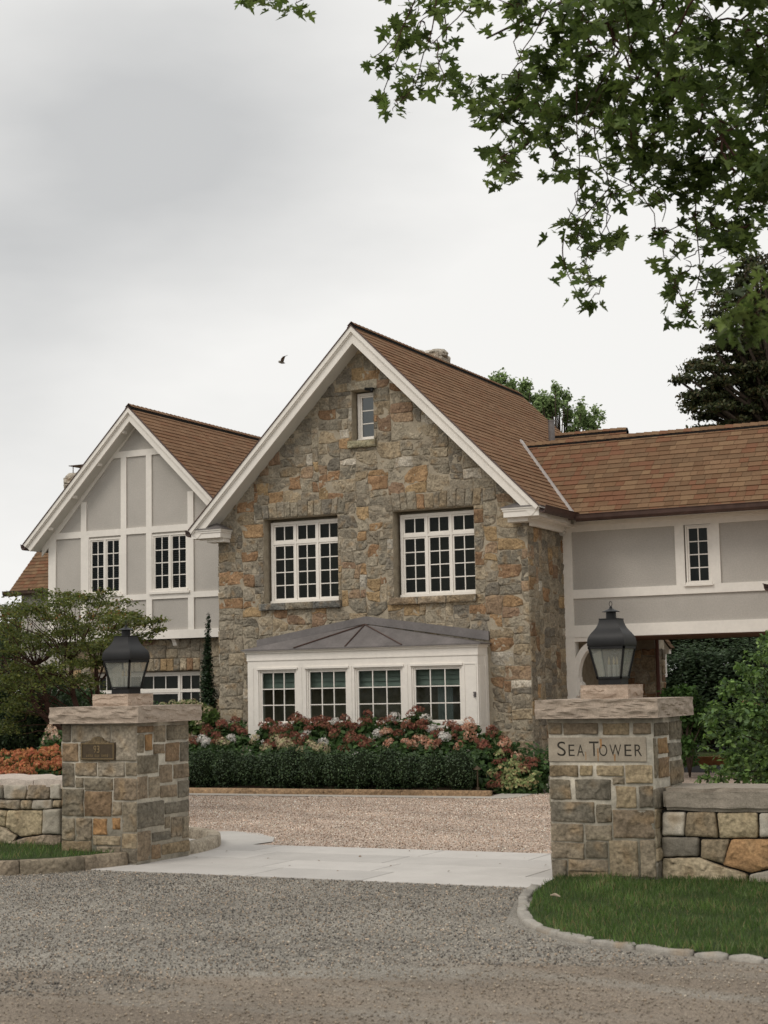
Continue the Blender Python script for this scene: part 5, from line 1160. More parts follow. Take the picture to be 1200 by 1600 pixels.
# ---- hydrangeas
def head_mesh(name, cols, n, squash=.8, cone=0, seed=0):
    rg = np.random.default_rng(seed); d = rg.normal(size=(n, 3)); d[:, 2] = np.abs(d[:, 2])*1.0-.25; d /= np.linalg.norm(d, axis=1)[:, None]
    r = rg.uniform(.72, 1.02, (n, 1)); loc = d*r*np.array([1, 1, squash])
    if cone: loc[:, :2] *= (1-.55*np.clip(loc[:, 2:3], 0, 1)); loc[:, 2] *= 1.35
    loc += np.array([[noise.noise(Vector(tuple(q*3+seed)))*.10 for _ in range(3)] for q in d])
    tv = [(0, 0, .0)]; tf = []
    for k in range(4):
        a = k*math.pi/2; b = len(tv); tv += [(math.cos(a-.5)*.55, math.sin(a-.5)*.55, .05), (math.cos(a)*1.0, math.sin(a)*1.0, .0), (math.cos(a+.5)*.55, math.sin(a+.5)*.55, .05)]; tf.append((0, b, b+1, b+2))
    s = rg.uniform(.17, .25, n)
    o = inst(name, tv, tf, loc, rand_rot(n, normals=d, spread=.3, rng=rg), np.column_stack([s, s, s]), vary(cols, n, .2, rg), petalM)
    me = o.data; bpy.data.objects.remove(o); return me
RED = [(.235, .085, .062), (.27, .10, .07), (.17, .06, .048), (.33, .16, .10), (.26, .13, .08)]
WHT = [(0.694, 0.672, 0.627), (0.616, 0.594, 0.560), (0.739, 0.672, 0.616)]
CRM = [(0.483, 0.437, 0.253), (0.552, 0.460, 0.310), (0.437, 0.460, 0.230), (0.529, 0.391, 0.276)]
PNK = [(0.635, 0.356, 0.251), (0.555, 0.291, 0.198), (0.688, 0.476, 0.344), (0.476, 0.212, 0.132)]
GRN = [(0.300, 0.360, 0.150), (0.390, 0.420, 0.195), (0.240, 0.300, 0.120), (0.450, 0.330, 0.180)]
ORA = [(.50, .17, .085), (.58, .23, .11), (.44, .13, .075), (.60, .30, .15), (.40, .22, .08)]
PEA = [(.70, .52, .40), (.66, .56, .44), (.60, .40, .28)]
HM = {k: [head_mesh('flower_head', c, nn_, sq_, cn, i*7+j) for j in range(3)] for i, (k, c, nn_, sq_, cn) in enumerate((('r', RED, 84, .75, 0), ('w', WHT, 110, .9, 0), ('c', CRM, 95, .85, 0), ('p', PNK, 95, .8, 0), ('g', GRN, 110, .95, 0), ('o', ORA, 90, .9, 1), ('b', PEA, 90, .9, 1)))}
CB5 = crop(280, 1090, 4.2857); CB6 = crop(560, 1090, 4.0)
hyd = []
for cf, dct in ((CB5, {'r': [(190, 210), (285, 175), (375, 150), (290, 200), (375, 205), (170, 240), (80, 300), (110, 290), (245, 250), (270, 280), (245, 300), (420, 235), (605, 160), (590, 215), (640, 215), (700, 220), (760, 150), (790, 130), (820, 155), (870, 165), (920, 155), (950, 145), (990, 155), (640, 250), (700, 260), (770, 255), (830, 265), (870, 210), (930, 185), (980, 190), (600, 310), (640, 320), (800, 300), (740, 320), (1070, 185), (1110, 145), (1140, 190), (1180, 200), (1150, 250), (1130, 280), (1190, 280), (1010, 210), (1040, 240), (1100, 350), (560, 190), (665, 190), (735, 195)],
        'w': [(185, 305), (350, 275), (855, 245), (965, 305), (1045, 165), (1185, 410), (155, 285)], 'c': [(290, 305), (508, 280), (650, 285), (690, 305), (720, 310), (750, 335), (705, 340), (580, 345), (870, 325), (905, 335), (960, 345), (820, 360)]}),
        (CB6, {'r': [(20, 155), (60, 105), (55, 150), (150, 155), (215, 165), (200, 135), (330, 105), (370, 80), (300, 170), (330, 185), (370, 180), (410, 195), (400, 165), (250, 225), (20, 260), (35, 300), (70, 290), (480, 230), (520, 215), (560, 170), (590, 175), (620, 205), (735, 280), (770, 285), (800, 320), (780, 300), (830, 195), (835, 225), (910, 260), (930, 350), (900, 400), (870, 410), (880, 490), (880, 540), (830, 545), (1060, 400), (1100, 400), (1085, 435), (1040, 445), (500, 280), (600, 250), (930, 335)],
        'w': [(225, 125), (122, 225), (420, 135), (540, 248), (460, 195)], 'p': [(175, 220), (190, 290), (335, 300), (300, 285), (380, 265), (410, 270), (450, 300), (490, 300), (690, 155), (700, 185), (670, 200), (910, 300), (990, 375), (630, 305), (700, 240), (920, 290)],
        'g': [(890, 360), (910, 455), (940, 465), (980, 455), (930, 510), (970, 530), (1040, 465), (1000, 545), (1045, 550), (1080, 540), (930, 565), (1105, 500), (840, 480), (985, 490), (960, 420), (1010, 430)]})):
    for k, l in dct.items():
        for u, v in l: hyd.append((*cf(u, v), k))
bins = [(0, 395, 'hydrangea at the left end behind the hedge, dark red and white heads', 'h'), (395, 480, 'hydrangea with cream heads low down, below the first bay window light', 'h'), (480, 565, 'dark red hydrangea below the second bay window light', 'h'),
        (565, 645, 'hydrangea with one bluish white head, below the third bay window light', 'h'), (645, 748, 'tall hydrangea with pink heads below the rightmost bay window light', 'h'), (748, 900, 'sprawling hydrangea with green and pink heads at the right end of the bed', 'h')]
HLEAF = [(0.063, 0.119, 0.039), (0.091, 0.161, 0.049), (0.049, 0.091, 0.031), (0.119, 0.210, 0.063), (0.077, 0.140, 0.042)]
for (ua, ub, lab, _) in bins:
    H_ = [h for h in hyd if ua <= h[0] < ub]; P = []
    for (u, v, k) in H_:
        if u > 762 and v > 1150: Y = 22.95+(1232-v)/82*.55
        else: Y = 24.35-(v-1110)/75*1.15+random.uniform(-.12, .12)
        Y = max(22.75, min(24.5, Y)); P.append((at(u, v, Y), k))
    cx = sum(p.x for p, k in P)/len(P); cyy = sum(p.y for p, k in P)/len(P)
    t = thing('hydrangea', (cx, cyy, .05), lab, 'hydrangea', 'hydrangeas in the bed before the bay window')
    xs = [p.x for p, k in P]; zs = [p.z for p, k in P]; bl = []
    for p, k in P: bl.append((p.x, p.y+.08, p.z-.13, .16, .14, .12))
    leaves('foliage', bl, 90*len(P), .105, HLEAF, OVAL, t, up=.8, spread=.6, inner=.5, amt=.25)
    gx = np.linspace(min(xs)-.05, max(xs)+.05, 5); low = [(x, 23.5, .35, .25, .5, .4) for x in gx]
    leaves('lower_foliage', low, 1500, .10, HLEAF[:3], OVAL, t, up=.5, spread=.8, inner=.5)
    stems('stem', (cx, cyy+.1, .05), [tuple(p-Vector((0, 0, .05))) for p, k in P], .012, t, surf('green_stem', (.10, .11, .05), .8, None, None, None) if 'green_stem' not in MATS else MATS['green_stem'], r1=.005)
    for p, k in P:
        q = bpy.data.objects.new('flower_head', random.choice(HM[k])); COL.objects.link(q); q.parent = t; q.location = p-ORG[t]; s = {'r': .105, 'w': .105, 'c': .115, 'p': .115, 'g': .11}[k]*random.uniform(.85, 1.12); q.scale = (s, s, s); q.rotation_euler = (random.uniform(-.5, .9), random.uniform(-.5, .5), random.uniform(0, 6))
# bare green shoots standing above the heads
for i, (u, v) in enumerate(((395, 1128), (522, 1122), (660, 1118), (700, 1125), (585, 1135), (640, 1125))):
    pass

def heads_bush(name, label, P, kind, size, base, leafn, lab_cat='hydrangea', leafcols=HLEAF, lsize=.07):
    t = thing(name, base, label, lab_cat); bl = [(p.x, p.y+.05, p.z-.1, .13, .12, .12) for p in P]
    leaves('foliage', bl, leafn, lsize, leafcols, OVAL, t, up=.6, spread=.8, inner=.5)
    stems('stem', base, [tuple(p) for p in P[::2]], .010, t, MATS['green_stem'], r1=.004)
    for p in P:
        q = bpy.data.objects.new('flower_head', random.choice(HM[kind])); COL.objects.link(q); q.parent = t; q.location = p-ORG[t]; s = size*random.uniform(.8, 1.15); q.scale = (s, s, s); q.rotation_euler = (random.uniform(-.6, 1.2), random.uniform(-.6, .6), random.uniform(0, 6))
    return t
pr_ = random.Random(12); P = []
CO = crop(0, 1080, 10)
for u, v in [(70, 990), (170, 1010), (240, 1010), (300, 1010), (340, 1060), (430, 1010), (510, 1000), (560, 1010), (440, 1070), (560, 1080), (690, 950), (740, 960), (680, 1010), (760, 1040), (860, 930), (900, 960), (850, 990), (930, 1010), (900, 1120), (860, 1160), (940, 1150), (900, 1210), (690, 1090), (600, 1160), (650, 1200), (700, 1250), (720, 1180),
             (120, 1140), (180, 1150), (60, 1190), (20, 1130), (260, 1220), (300, 1200), (370, 1190), (400, 1170), (450, 1260), (410, 1300), (500, 1290), (330, 1260), (200, 1240), (140, 1290), (60, 1250), (20, 1280), (90, 1330), (170, 1330), (230, 1340), (20, 1340), (330, 1350), (-60, 1000), (-120, 1100), (-60, 1200), (-150, 1250), (-50, 1300), (-220, 1050), (-200, 1180), (-250, 1300)]:
    uu, vv = CO(u, v); P.append(at(uu, vv, 14.9+(1217-vv)/70*.9+pr_.uniform(-.08, .08)))
heads_bush('hydrangea', 'orange pink flowering hydrangea mounded over the left low wall', P, 'o', .082, (-12.3, 15.4, .06), 7500)
P = [at(*CO(u, v), 16.0) for u, v in [(790, 620), (840, 640), (850, 690), (780, 680), (880, 730), (830, 740), (740, 780), (720, 820)]]
heads_bush('hydrangea', 'pale peach panicle hydrangea beside the left gate pillar', P, 'b', .07, (-12.6, 16.05, .06), 1500)
P = [at(u, v, 24.7) for u, v in [(255, 1104), (270, 1101), (285, 1100), (300, 1099), (293, 1108), (312, 1104), (325, 1110), (300, 1120), (312, 1130), (290, 1125), (262, 1110)]]
heads_bush('hydrangea', 'pale green flat headed hydrangea below the wing windows by the cypress', P, 'c', .10, (-17.2, 24.8, .05), 5200, leafcols=[(.12, .19, .05), (.16, .23, .07), (.09, .14, .04)], lsize=.10)

# ---- narrow cypress at the stone corner
t = thing('cypress', (-16.62, 25.75, .05), 'narrow dark columnar evergreen at the left corner of stone gable', 'conifer')
bl = [(-16.62+random.uniform(-.03, .03), 25.75, z, max(.03, .26*(1-(z/3.0)**1.6)), max(.03, .24*(1-(z/3.0)**1.6)), .22) for z in np.linspace(.3, 2.95, 14)]
leaves('foliage', bl, 14000, .05, [(.022, .048, .018), (.03, .06, .022), (.016, .034, .013)], TINY, t, up=1.5, spread=.5, inner=.3, mat=leafThickM)
m = MB(); m.tube([(-16.62, 25.75, 0), (-16.62, 25.75, 2.7)], [.05, .012], 8); m.build('trunk', barkM, t)

# ---- trees
def limb_path(a, b, bend, n=7, rg=random):
    a, b = Vector(a), Vector(b); P = []
    for i in range(n):
        k = i/(n-1); p = a.lerp(b, k); p += Vector((noise.noise(p*1.3+Vector((1, 0, 0))), noise.noise(p*1.3+Vector((0, 5, 0))), noise.noise(p*1.3+Vector((0, 0, 9)))))*bend*math.sin(k*math.pi); P.append(p)
    return P
# spreading multi-stemmed tree on the left: flat sprays of tiny leaves
t = thing('japanese_maple', (-13.6, 18.3, 0.05), 'spreading green tree with several dark stems left of the gate', 'tree')
sprays = []; tr = random.Random(77)
def addspray(u, v, Y, r, n): sprays.append((at(u, v, Y), r, n))
ctr = []
for u, v in [(25, 950), (60, 945), (90, 938), (120, 940), (150, 945), (30, 960), (70, 960), (110, 965), (150, 968), (185, 965), (10, 985), (50, 985), (90, 990), (135, 990), (170, 990), (200, 975), (20, 1010), (60, 1010), (100, 1015), (140, 1012), (175, 1010), (30, 1035), (70, 1040), (110, 1040), (150, 1038), (15, 1060), (50, 1065), (90, 1065), (125, 1062), (20, 1090), (-5, 1075), (-30, 960), (-40, 1000), (-30, 1040), (-40, 1080), (-80, 990), (-90, 1040), (-70, 950),
             (30, 1115), (5, 1135), (-130, 1000), (-120, 1050)]:
    for k in range(3): addspray(u+tr.uniform(-15, 13), v+tr.uniform(-10, 10), 18+tr.uniform(-1.5, 1.7), tr.uniform(.15, .29), 215)
for u, v, r in [(150, 930, .14), (165, 925, .13), (195, 940, .16), (205, 958, .14), (212, 962, .12), (222, 975, .13), (237, 970, .12), (252, 968, .09), (215, 998, .14), (228, 992, .13), (240, 985, .10), (250, 982, .08), (205, 1003, .16), (190, 990, .2), (178, 972, .18), (130, 932, .15), (190, 958, .13), (62, 922, .1), (100, 928, .12), (20, 928, .12)]:
    addspray(u, v, 17.8, r, int(900*r))
Ls, Ds, Cs = [], [], []
LC = [(0.094, 0.119, 0.027), (0.120, 0.147, 0.035), (0.072, 0.098, 0.023), (0.154, 0.161, 0.038)]; LCo = [(0.234, 0.132, 0.038), (0.293, 0.120, 0.038), (0.176, 0.144, 0.033)]
for c, r, n in sprays:
    d = RNG.normal(size=(n, 3))*np.array([.45, .45, .12])*r*1.25
    d[:, 2] -= .10*(d[:, 0]**2+d[:, 1]**2)/r; Ls.append(np.array(c)+d)
    top = c.z > 2.55 and tr.random() < .5
    cc_ = vary(LC, n, .25)
    if top: o_ = RNG.random(n) < .14; cc_[o_] = vary(LCo, int(o_.sum()), .2)
    Cs.append(cc_)
Ls = np.concatenate(Ls); n = len(Ls); s = RNG.uniform(.036, .060, n); D = RNG.normal(size=(n, 3))*.5; D[:, 2] += 1.2
inst('crown', *TINY, Ls, rand_rot(n, normals=D, spread=.4), np.column_stack([s, s, s]), np.concatenate(Cs), leafM, t)
m = MB(); bases = [(-13.95, 18.35, 0), (-13.75, 18.2, 0), (-13.45, 18.3, 0), (-13.3, 18.45, 0)]; forks = []
for b, (u, v, Y) in zip(bases, ((55, 1040, 18.4), (112, 1030, 18.1), (150, 1040, 18.2), (20, 1060, 18.8))):
    e = at(u, v, Y); P = limb_path(b, e, .25, 9); m.tube(P, [.062-.034*i/8 for i in range(9)], 9); forks += [P[4], P[5], P[6], P[7], P[8]]
for c, r, n in sprays:
    f = min(forks, key=lambda q: (q-c).length+abs(q.z-(c.z-.6))*.8); P = limb_path(f, c, .18, 6); P[2].z += .05; m.tube(P, [.011-.0085*i/5 for i in range(6)], 5)
m.build('trunk', rbarkM, t, True)

# generic round-headed tree
def tree(name, x, y, h, blobs, n, size, cols, label, cat='tree', grp=None, tr_=.18, bark=barkM, tmpl=OVAL, inner=.4, trunk_top=None, up=.3):
    t = thing(name, (x, y, 0), label, cat, grp); leaves('crown', blobs, n, size, cols, tmpl, t, up=up, spread=.9, inner=inner, amt=.3)
    m = MB(); top = Vector((x, y, trunk_top or h*.75)); m.tube(limb_path((x, y, -.1), top, .2, 8), [tr_*(1-.08*i) for i in range(8)], 10)
    for b in blobs:
        c = Vector(b[:3]); k = max(.15, min(.8, (c.z-b[5])/max(top.z, 1))); m.tube(limb_path(Vector((x, y, top.z*k)), c, .3, 6), [tr_*.35*(1-.16*i) for i in range(6)], 6)
    m.build('trunk', bark, t, True); return t
# light green maple behind the ridge
bl = []; tr = random.Random(3)
for u, v, r in ((768, 600, .25), (783, 598, .3), (797, 607, .35), (808, 622, .35), (822, 605, .15), (829, 618, .2), (838, 640, .4), (838, 625, .2), (850, 655, .5), (862, 640, .4), (868, 625, .22), (866, 640, .4), (880, 632, .3), (884, 622, .12), (886, 650, .5), (900, 650, .4), (906, 662, .5), (918, 655, .2), (926, 662, .2), (862, 672, .9), (893, 680, .9), (830, 668, .9), (805, 650, .8), (790, 630, .6), (920, 672, .5)):
    c = far(u, v, 50)
    for k in range(max(2, int(r*9))): q = Vector([tr.gauss(0, 1) for _ in range(3)])*r*.6; rr_ = tr.uniform(.14, .26); bl.append((c.x+q.x, c.y+q.y, c.z+abs(q.z)*.8, rr_*.8, rr_*.8, rr_*1.3))
c = far(860, 700, 50)
tree('maple_tree', c.x, c.y, 10, bl, 11000, .11, [(.28, .38, .16), (.34, .44, .19), (.22, .31, .12), (.15, .21, .08)], 'light green tree rising behind the stone gable roof ridge', up=.8, inner=.7, trunk_top=6.5)
# dark copper beech at right with ragged level sprays
Bq = []; tr = random.Random(5)
for u, v, r in [(1175, 428, .5), (1150, 440, .5), (1190, 450, .9), (1140, 460, .4), (1170, 470, .9), (1135, 480, .4), (1160, 495, .9), (1190, 500, 1.2), (1125, 505, .3), (1145, 520, .7), (1125, 530, .4), (1175, 530, 1.2), (1125, 545, .6), (1150, 555, 1.0), (1190, 560, 1.3), (1110, 565, .6), (1085, 585, .45), (1100, 580, .6), (1125, 585, .9), (1070, 588, .22), (1160, 590, 1.2), (1095, 610, .6), (1120, 612, .8), (1082, 630, .3), (1100, 628, .6), (1150, 625, 1.2), (1190, 620, 1.3), (1115, 645, .8), (1095, 655, .4), (1140, 660, 1.2), (1180, 660, 1.4), (1210, 600, 2), (1220, 520, 1.8), (1225, 450, 1.5), (1240, 680, 2.5), (1180, 700, 1.6), (1270, 560, 2.2)]:
    p = far(u, v, 48+tr.uniform(-1, 1))
    for k in range(max(2, int(5*r*r+2))):
        q = Vector((tr.gauss(0, .45)+.25, tr.gauss(0, .45), tr.gauss(0, .45)))*r; a = tr.uniform(.22, .42); Bq.append((p.x+q.x, p.y+q.y, p.z+q.z, a*1.5, a*1.2, a*.28))
p = far(1235, 700, 48)
tree('beech_tree', p.x, p.y, 14, Bq, 60000, .12, [(.066, .078, .032), (.084, .090, .036), (.052, .070, .026), (.105, .085, .036), (.042, .052, .021)], 'tall dark purplish beech standing behind the passage roof at right', tmpl=OVAL, inner=.45, tr_=.4, up=.9)
# trees and shrubs seen through and beyond the passage
def pblobs(L, Y, asp=.8): return [(*at(u, v, Y+random.uniform(-.5, .5)), r, r, r*asp) for u, v, r in L]
DK = [(.018, .028, .011), (.025, .038, .014), (.014, .022, .010)]
p = at(1120, 1000, 44)
tree('beech_tree', p.x, 44, 6, pblobs([(1060, 1000, .5), (1090, 995, .6), (1120, 1000, .5), (1150, 995, .55), (1185, 998, .6), (1050, 985, 1.4), (1090, 975, 1.5), (1140, 975, 1.6), (1190, 980, 1.4), (1240, 990, 1.5), (1100, 1015, .3), (1170, 1012, .35), (1020, 980, 1.2)], 44), 26000, .16, DK, 'low hanging dark tree crown filling the top of the passage opening', inner=.5, tr_=.22)
t = thing('tamarisk_shrub', tuple(at(1105, 1120, 38))[:2]+(0,), 'feathery grey green shrub standing below the dark tree beyond passage', 'shrub')
L = [(1050, 1060, .5), (1070, 1045, .55), (1090, 1050, .6), (1120, 1055, .7), (1150, 1045, .6), (1175, 1040, .55), (1060, 1085, .6), (1095, 1085, .7), (1135, 1080, .8), (1175, 1075, .8), (1205, 1060, .8), (1080, 1035, .3), (1160, 1025, .35), (1040, 1080, .5), (1100, 1110, .7), (1150, 1110, .7)]
leaves('foliage', pblobs(L, 38, 1.3), 26000, .12, [(0.085, 0.133, 0.073), (0.114, 0.171, 0.089), (0.067, 0.104, 0.052), (0.057, 0.085, 0.036)], TINY, t, up=2.2, spread=.5, inner=.55)
stems('stem', tuple(at(1105, 1150, 38))[:2]+(0,), [tuple(at(u, v, 38)) for u, v, r in L], .05, t)
t = thing('hedge', tuple(at(1110, 1150, 32.5))[:2]+(0,), 'mixed dark green hedge behind the mulch bed, seen through passage', 'hedge')
L = [(1040, 1110, .45), (1060, 1095, .4), (1080, 1100, .45), (1100, 1110, .5), (1125, 1105, .5), (1150, 1115, .55), (1180, 1105, .6), (1210, 1110, .6), (1050, 1135, .5), (1080, 1135, .5), (1110, 1140, .5), (1145, 1140, .5), (1185, 1140, .6), (1035, 1135, .4)]
leaves('foliage', pblobs(L, 39.5, 1.0), 16000, .13, [(0.036, 0.058, 0.021), (0.052, 0.085, 0.029), (0.026, 0.044, 0.017)], OVAL, t, up=.5, inner=.4)
stems('stem', [tuple(at(u, 1170, 39.5))[:2]+(0,) for u in (1050, 1110, 1170)], [tuple(at(u, v, 39.5)) for u, v, r in L], .03, t)
t = thing('garden_shrub', tuple(at(1078, 1150, 30.8))[:2]+(0,), 'bright leaved shrub just right of the right gate pillar cap', 'shrub')
L = [(1070, 1085, .2), (1085, 1100, .22), (1055, 1095, .15), (1075, 1115, .25), (1100, 1120, .25), (1072, 1140, .25), (1090, 1145, .22), (1045, 1085, .15), (1068, 1165, .22), (1075, 1185, .18)]
leaves('foliage', pblobs(L, 27.5), 5200, .085, [(0.075, 0.150, 0.037), (0.100, 0.188, 0.050), (0.050, 0.100, 0.027)], OVAL, t, up=.7, inner=.5)
stems('stem', tuple(at(1078, 1215, 27.5))[:2]+(0,), [tuple(at(u, v, 27.5)) for u, v, r in L], .015, t)
m = MB(); P_ = [gd(1060, 1203, .0), gd(1146, 1203, .0)]; m.box(-9.5, -5, 31.55, 31.6, -.02, .16); o = m.build('bed_edging', steelM); meta(o, 'rust orange steel edging along the far mulch bed', 'edging')
# the big rose shrub at the right behind the low wall
t = thing('rose_shrub', (-3.2, 17.3, 0), 'large loose leafy green shrub behind the low wall at right', 'shrub')
L = [(1190, 985, .12), (1185, 1000, .12), (1200, 1015, .2), (1165, 1030, .14), (1190, 1040, .22), (1150, 1055, .15), (1170, 1065, .22), (1200, 1070, .28), (1125, 1085, .15), (1150, 1090, .22), (1180, 1100, .28), (1210, 1110, .3), (1105, 1100, .12), (1115, 1120, .2), (1145, 1125, .25), (1175, 1135, .28), (1205, 1145, .3), (1100, 1140, .14), (1125, 1150, .2), (1160, 1160, .25), (1190, 1170, .28), (1215, 1180, .3), (1115, 1175, .12), (1145, 1185, .2), (1170, 1195, .25), (1200, 1205, .3), (1100, 1195, .1), (1085, 1212, .1), (1110, 1210, .13), (1140, 1210, .18), (1170, 1220, .25), (1130, 1060, .1), (1145, 1040, .08), (1090, 1165, .08), (1240, 1080, .4), (1240, 1150, .4), (1250, 1210, .4), (1260, 1030, .4)]
B_ = []; rs = random.Random(8)
for u, v, r in L:
    for k in range(3 if r > .17 else 2): a = r*rs.uniform(.45, .75); B_.append((*at(u+12+rs.uniform(-1, 1)*r*90, v+rs.uniform(-1, 1)*r*70, 16.6+rs.uniform(-.9, .9)), a*1.1, a*1.1, a*.55))
leaves('foliage', B_, 12500, .060, [(.115, .195, .045), (.15, .25, .065), (.08, .14, .034), (.20, .30, .09), (.13, .21, .09), (.05, .09, .026)], OVAL, t, up=1.3, spread=.8, inner=.6, amt=.3)
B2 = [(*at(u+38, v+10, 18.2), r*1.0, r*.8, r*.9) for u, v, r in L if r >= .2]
leaves('inner_foliage', B2, 9000, .07, [(.03, .055, .018), (.04, .07, .022), (.025, .04, .014)], OVAL, t, up=.5, inner=.5)  # deeper leaves coloured darker, the shade of the depth painted in
stems('stem', [(-3.3, 17.3, 0), (-2.9, 17.0, 0), (-3.6, 17.1, 0)], [b[:3] for b in B_[::4]], .009, t, rbarkM, sag=.15, r1=.003)
for (u, v) in ((1165, 1098), (1183, 1102)):
    q = bpy.data.objects.new('flower_head', HM['p'][0]); COL.objects.link(q); q.parent = t; q.location = at(u, v, 16.2)-ORG[t]; q.scale = (.035,)*3
# shrubs behind the small tree on the left, and trees closing the view at far left
t = thing('evergreen_hedge', (-16, 21.0, 0), 'dark shrub hedge behind the multi-stemmed tree at left', 'hedge')
L = [(u, v, .45) for u in range(-120, 130, 32) for v in (1100, 1130, 1160)]+[(u, 1065, .35) for u in range(-120, 90, 40)]
leaves('foliage', pblobs(L, 20.3, .8), 26000, .07, [(.03, .055, .02), (.045, .08, .028), (.02, .036, .014)], OVAL, t, up=.5, inner=.4)
stems('stem', [tuple(at(u, 1170, 20.5))[:2]+(0,) for u in (-80, -10, 50, 100)], [tuple(at(u, v, 20.5)) for u, v, r in L[::3]], .02, t)
t = thing('garden_shrub', (-17.0, 24.6, 0), 'green shrub below the wing window, over the left pillar cap', 'shrub')
L = [(110, 1100, .3), (135, 1092, .3), (150, 1098, .25), (100, 1115, .3), (85, 1100, .3), (160, 1102, .2), (240, 1112, .2), (200, 1108, .2)]
leaves('foliage', pblobs(L, 23.2), 5500, .075, [(.05, .10, .03), (.07, .13, .045), (.04, .07, .025)], OVAL, t, up=.8, inner=.5)
stems('stem', tuple(at(130, 1180, 23.2))[:2]+(0,), [tuple(at(u, v, 23.2)) for u, v, r in L], .015, t)
for i, (u, D_, lab, cc) in enumerate(((-30, 46, 'tall green tree far left beyond the rear wing', [(.05, .085, .03), (.07, .11, .04)]),)):
    c = far(u, 1040, D_); bl = [(c.x+tr.uniform(-1.8, 1.8), c.y+tr.uniform(-1.5, 1.5), tr.uniform(1.0, 3.6), 1.2, 1.2, 1.0) for _ in range(9)]
    tree('deciduous_tree', c.x, c.y, 5, bl, 7000, .17, cc, lab)

# ---- the maple overhead: hanging twigs of lobed leaves
t = thing('maple_tree', (1.1, 11.6, 0), 'green maple whose lobed leaves hang into the upper right', 'tree')
CM = crop(560, 0, 1.875)
ML = [(40, 170, 22), (85, 195, 35), (120, 60, 30), (130, 78, 26), (185, 60, 35), (155, 120, 35), (245, 40, 28), (230, 115, 30), (165, 225, 25), (210, 205, 28), (85, 300, 22), (110, 308, 28), (130, 285, 18), (250, 165, 25), (245, 243, 28), (230, 10, 35), (330, 10, 30), (350, -15, 30), (450, 20, 36), (480, 50, 30), (590, 40, 30), (470, 5, 30),
      (290, 235, 30), (330, 245, 34), (370, 255, 30), (335, 290, 34), (360, 310, 28), (420, 230, 35), (470, 220, 45), (500, 170, 40), (420, 330, 42), (470, 320, 38), (530, 260, 50), (560, 210, 50), (540, 330, 50), (560, 385, 45), (600, 350, 42), (420, 450, 42), (455, 440, 42), (410, 480, 22), (500, 420, 22), (640, 280, 45), (640, 335, 34), (658, 400, 22), (570, 490, 24), (585, 480, 18), (660, 510, 20), (610, 440, 18),
      (730, 530, 30), (740, 565, 22), (695, 590, 26), (640, 640, 40), (610, 655, 26), (680, 640, 28), (660, 700, 26), (710, 690, 30), (735, 680, 16), (655, 750, 26), (665, 775, 26), (635, 800, 24), (680, 800, 20), (665, 860, 28), (705, 862, 26),
      (650, 60, 70), (720, 60, 80), (620, 130, 60), (700, 150, 80), (790, 60, 80), (800, 150, 80), (860, 80, 80), (740, 230, 55), (820, 230, 70), (900, 180, 90), (960, 80, 90), (1040, 60, 90), (1120, 60, 90), (1180, 100, 90), (1000, 180, 90), (1080, 180, 90), (1160, 220, 90), (710, 325, 34), (740, 340, 36), (780, 330, 46), (860, 300, 75), (930, 280, 75), (1010, 290, 80), (1090, 290, 90), (1170, 330, 80), (800, 390, 48), (790, 460, 42), (760, 440, 30), (860, 400, 55), (850, 500, 50), (920, 470, 55), (920, 550, 42), (1000, 400, 75), (1060, 400, 80), (1140, 430, 80), (1180, 500, 60), (1100, 500, 65), (1030, 500, 55), (980, 470, 45), (870, 575, 28), (955, 580, 26), (1040, 600, 48), (1110, 600, 56), (1170, 590, 46), (1080, 680, 50), (1030, 650, 34), (1140, 665, 40), (1090, 720, 28), (870, 665, 22), (900, 675, 24), (990, 735, 26), (895, 755, 24), (925, 740, 24), (970, 790, 20), (1045, 790, 24), (1010, 835, 26), (1030, 820, 24), (920, 842, 26), (905, 838, 18), (970, 880, 16), (945, 925, 18), (965, 915, 18), (1180, 800, 30),
      (1105, 905, 30), (1150, 895, 32), (1135, 945, 28), (1175, 925, 30)]
ML += [(-300, 0, 16), (-275, -4, 14), (-205, 4, 18), (-185, 10, 14), (-250, -30, 20), (-120, -50, 20), (-20, -60, 20), (60, -50, 24), (150, -40, 24)]
ML += [(x, y, 110) for x in (1260, 1380, 1500) for y in (-60, 80, 230, 380, 540)]+[(x, y, 100) for x in range(640, 1500, 130) for y in (-80, -200)]
mr_ = random.Random(31); Lm, Sm, Cm_, nodes, clumps = [], [], [], [], []
for (x, y, r) in ML:
    u, v = CM(x, y); near = (x > 1090 and 790 < y < 960 and x < 1210)
    base = 7.0 if near else 11.2+2.2*noise.noise(Vector((x*.004, y*.004, 3)))+mr_.uniform(-.5, .5)
    c = far(u, v, base); rm = r/1.875*base/FPX
    nodes.append((c, r)); n = max(6, int((r/30)**2*10)); 
    if r > 60: n = int(n*.56)
    deep = .25+rm*1.6
    for g in range(max(1, round(n/6))):
        while True:
            q = Vector((mr_.uniform(-1, 1), mr_.uniform(-1, 1), mr_.uniform(-1, 1)))
            if q.length < 1: break
        if r < 34: q *= .35
        p0 = c+RT*(q.x*rm*.95)+UP*(q.y*rm*.85)+Vector((FWD.x, FWD.y, 0))*(q.z*deep); clumps.append((p0, r))
        for k in range(mr_.randint(5, 8)):
            p = p0+Vector((mr_.gauss(0, .062), mr_.gauss(0, .062), mr_.gauss(0, .04)-.02)); sh = mr_.uniform(.7, 1.25)
            Lm.append(tuple(p)); Sm.append(mr_.uniform(.068, .125)*(.8 if near else 1)); Cm_.append(tuple(a*sh for a in mr_.choice([(.088, .135, .030), (.118, .172, .040), (.066, .102, .025), (.155, .21, .055)])))
Lm = np.array(Lm); n = len(Lm); Sm = np.array(Sm)
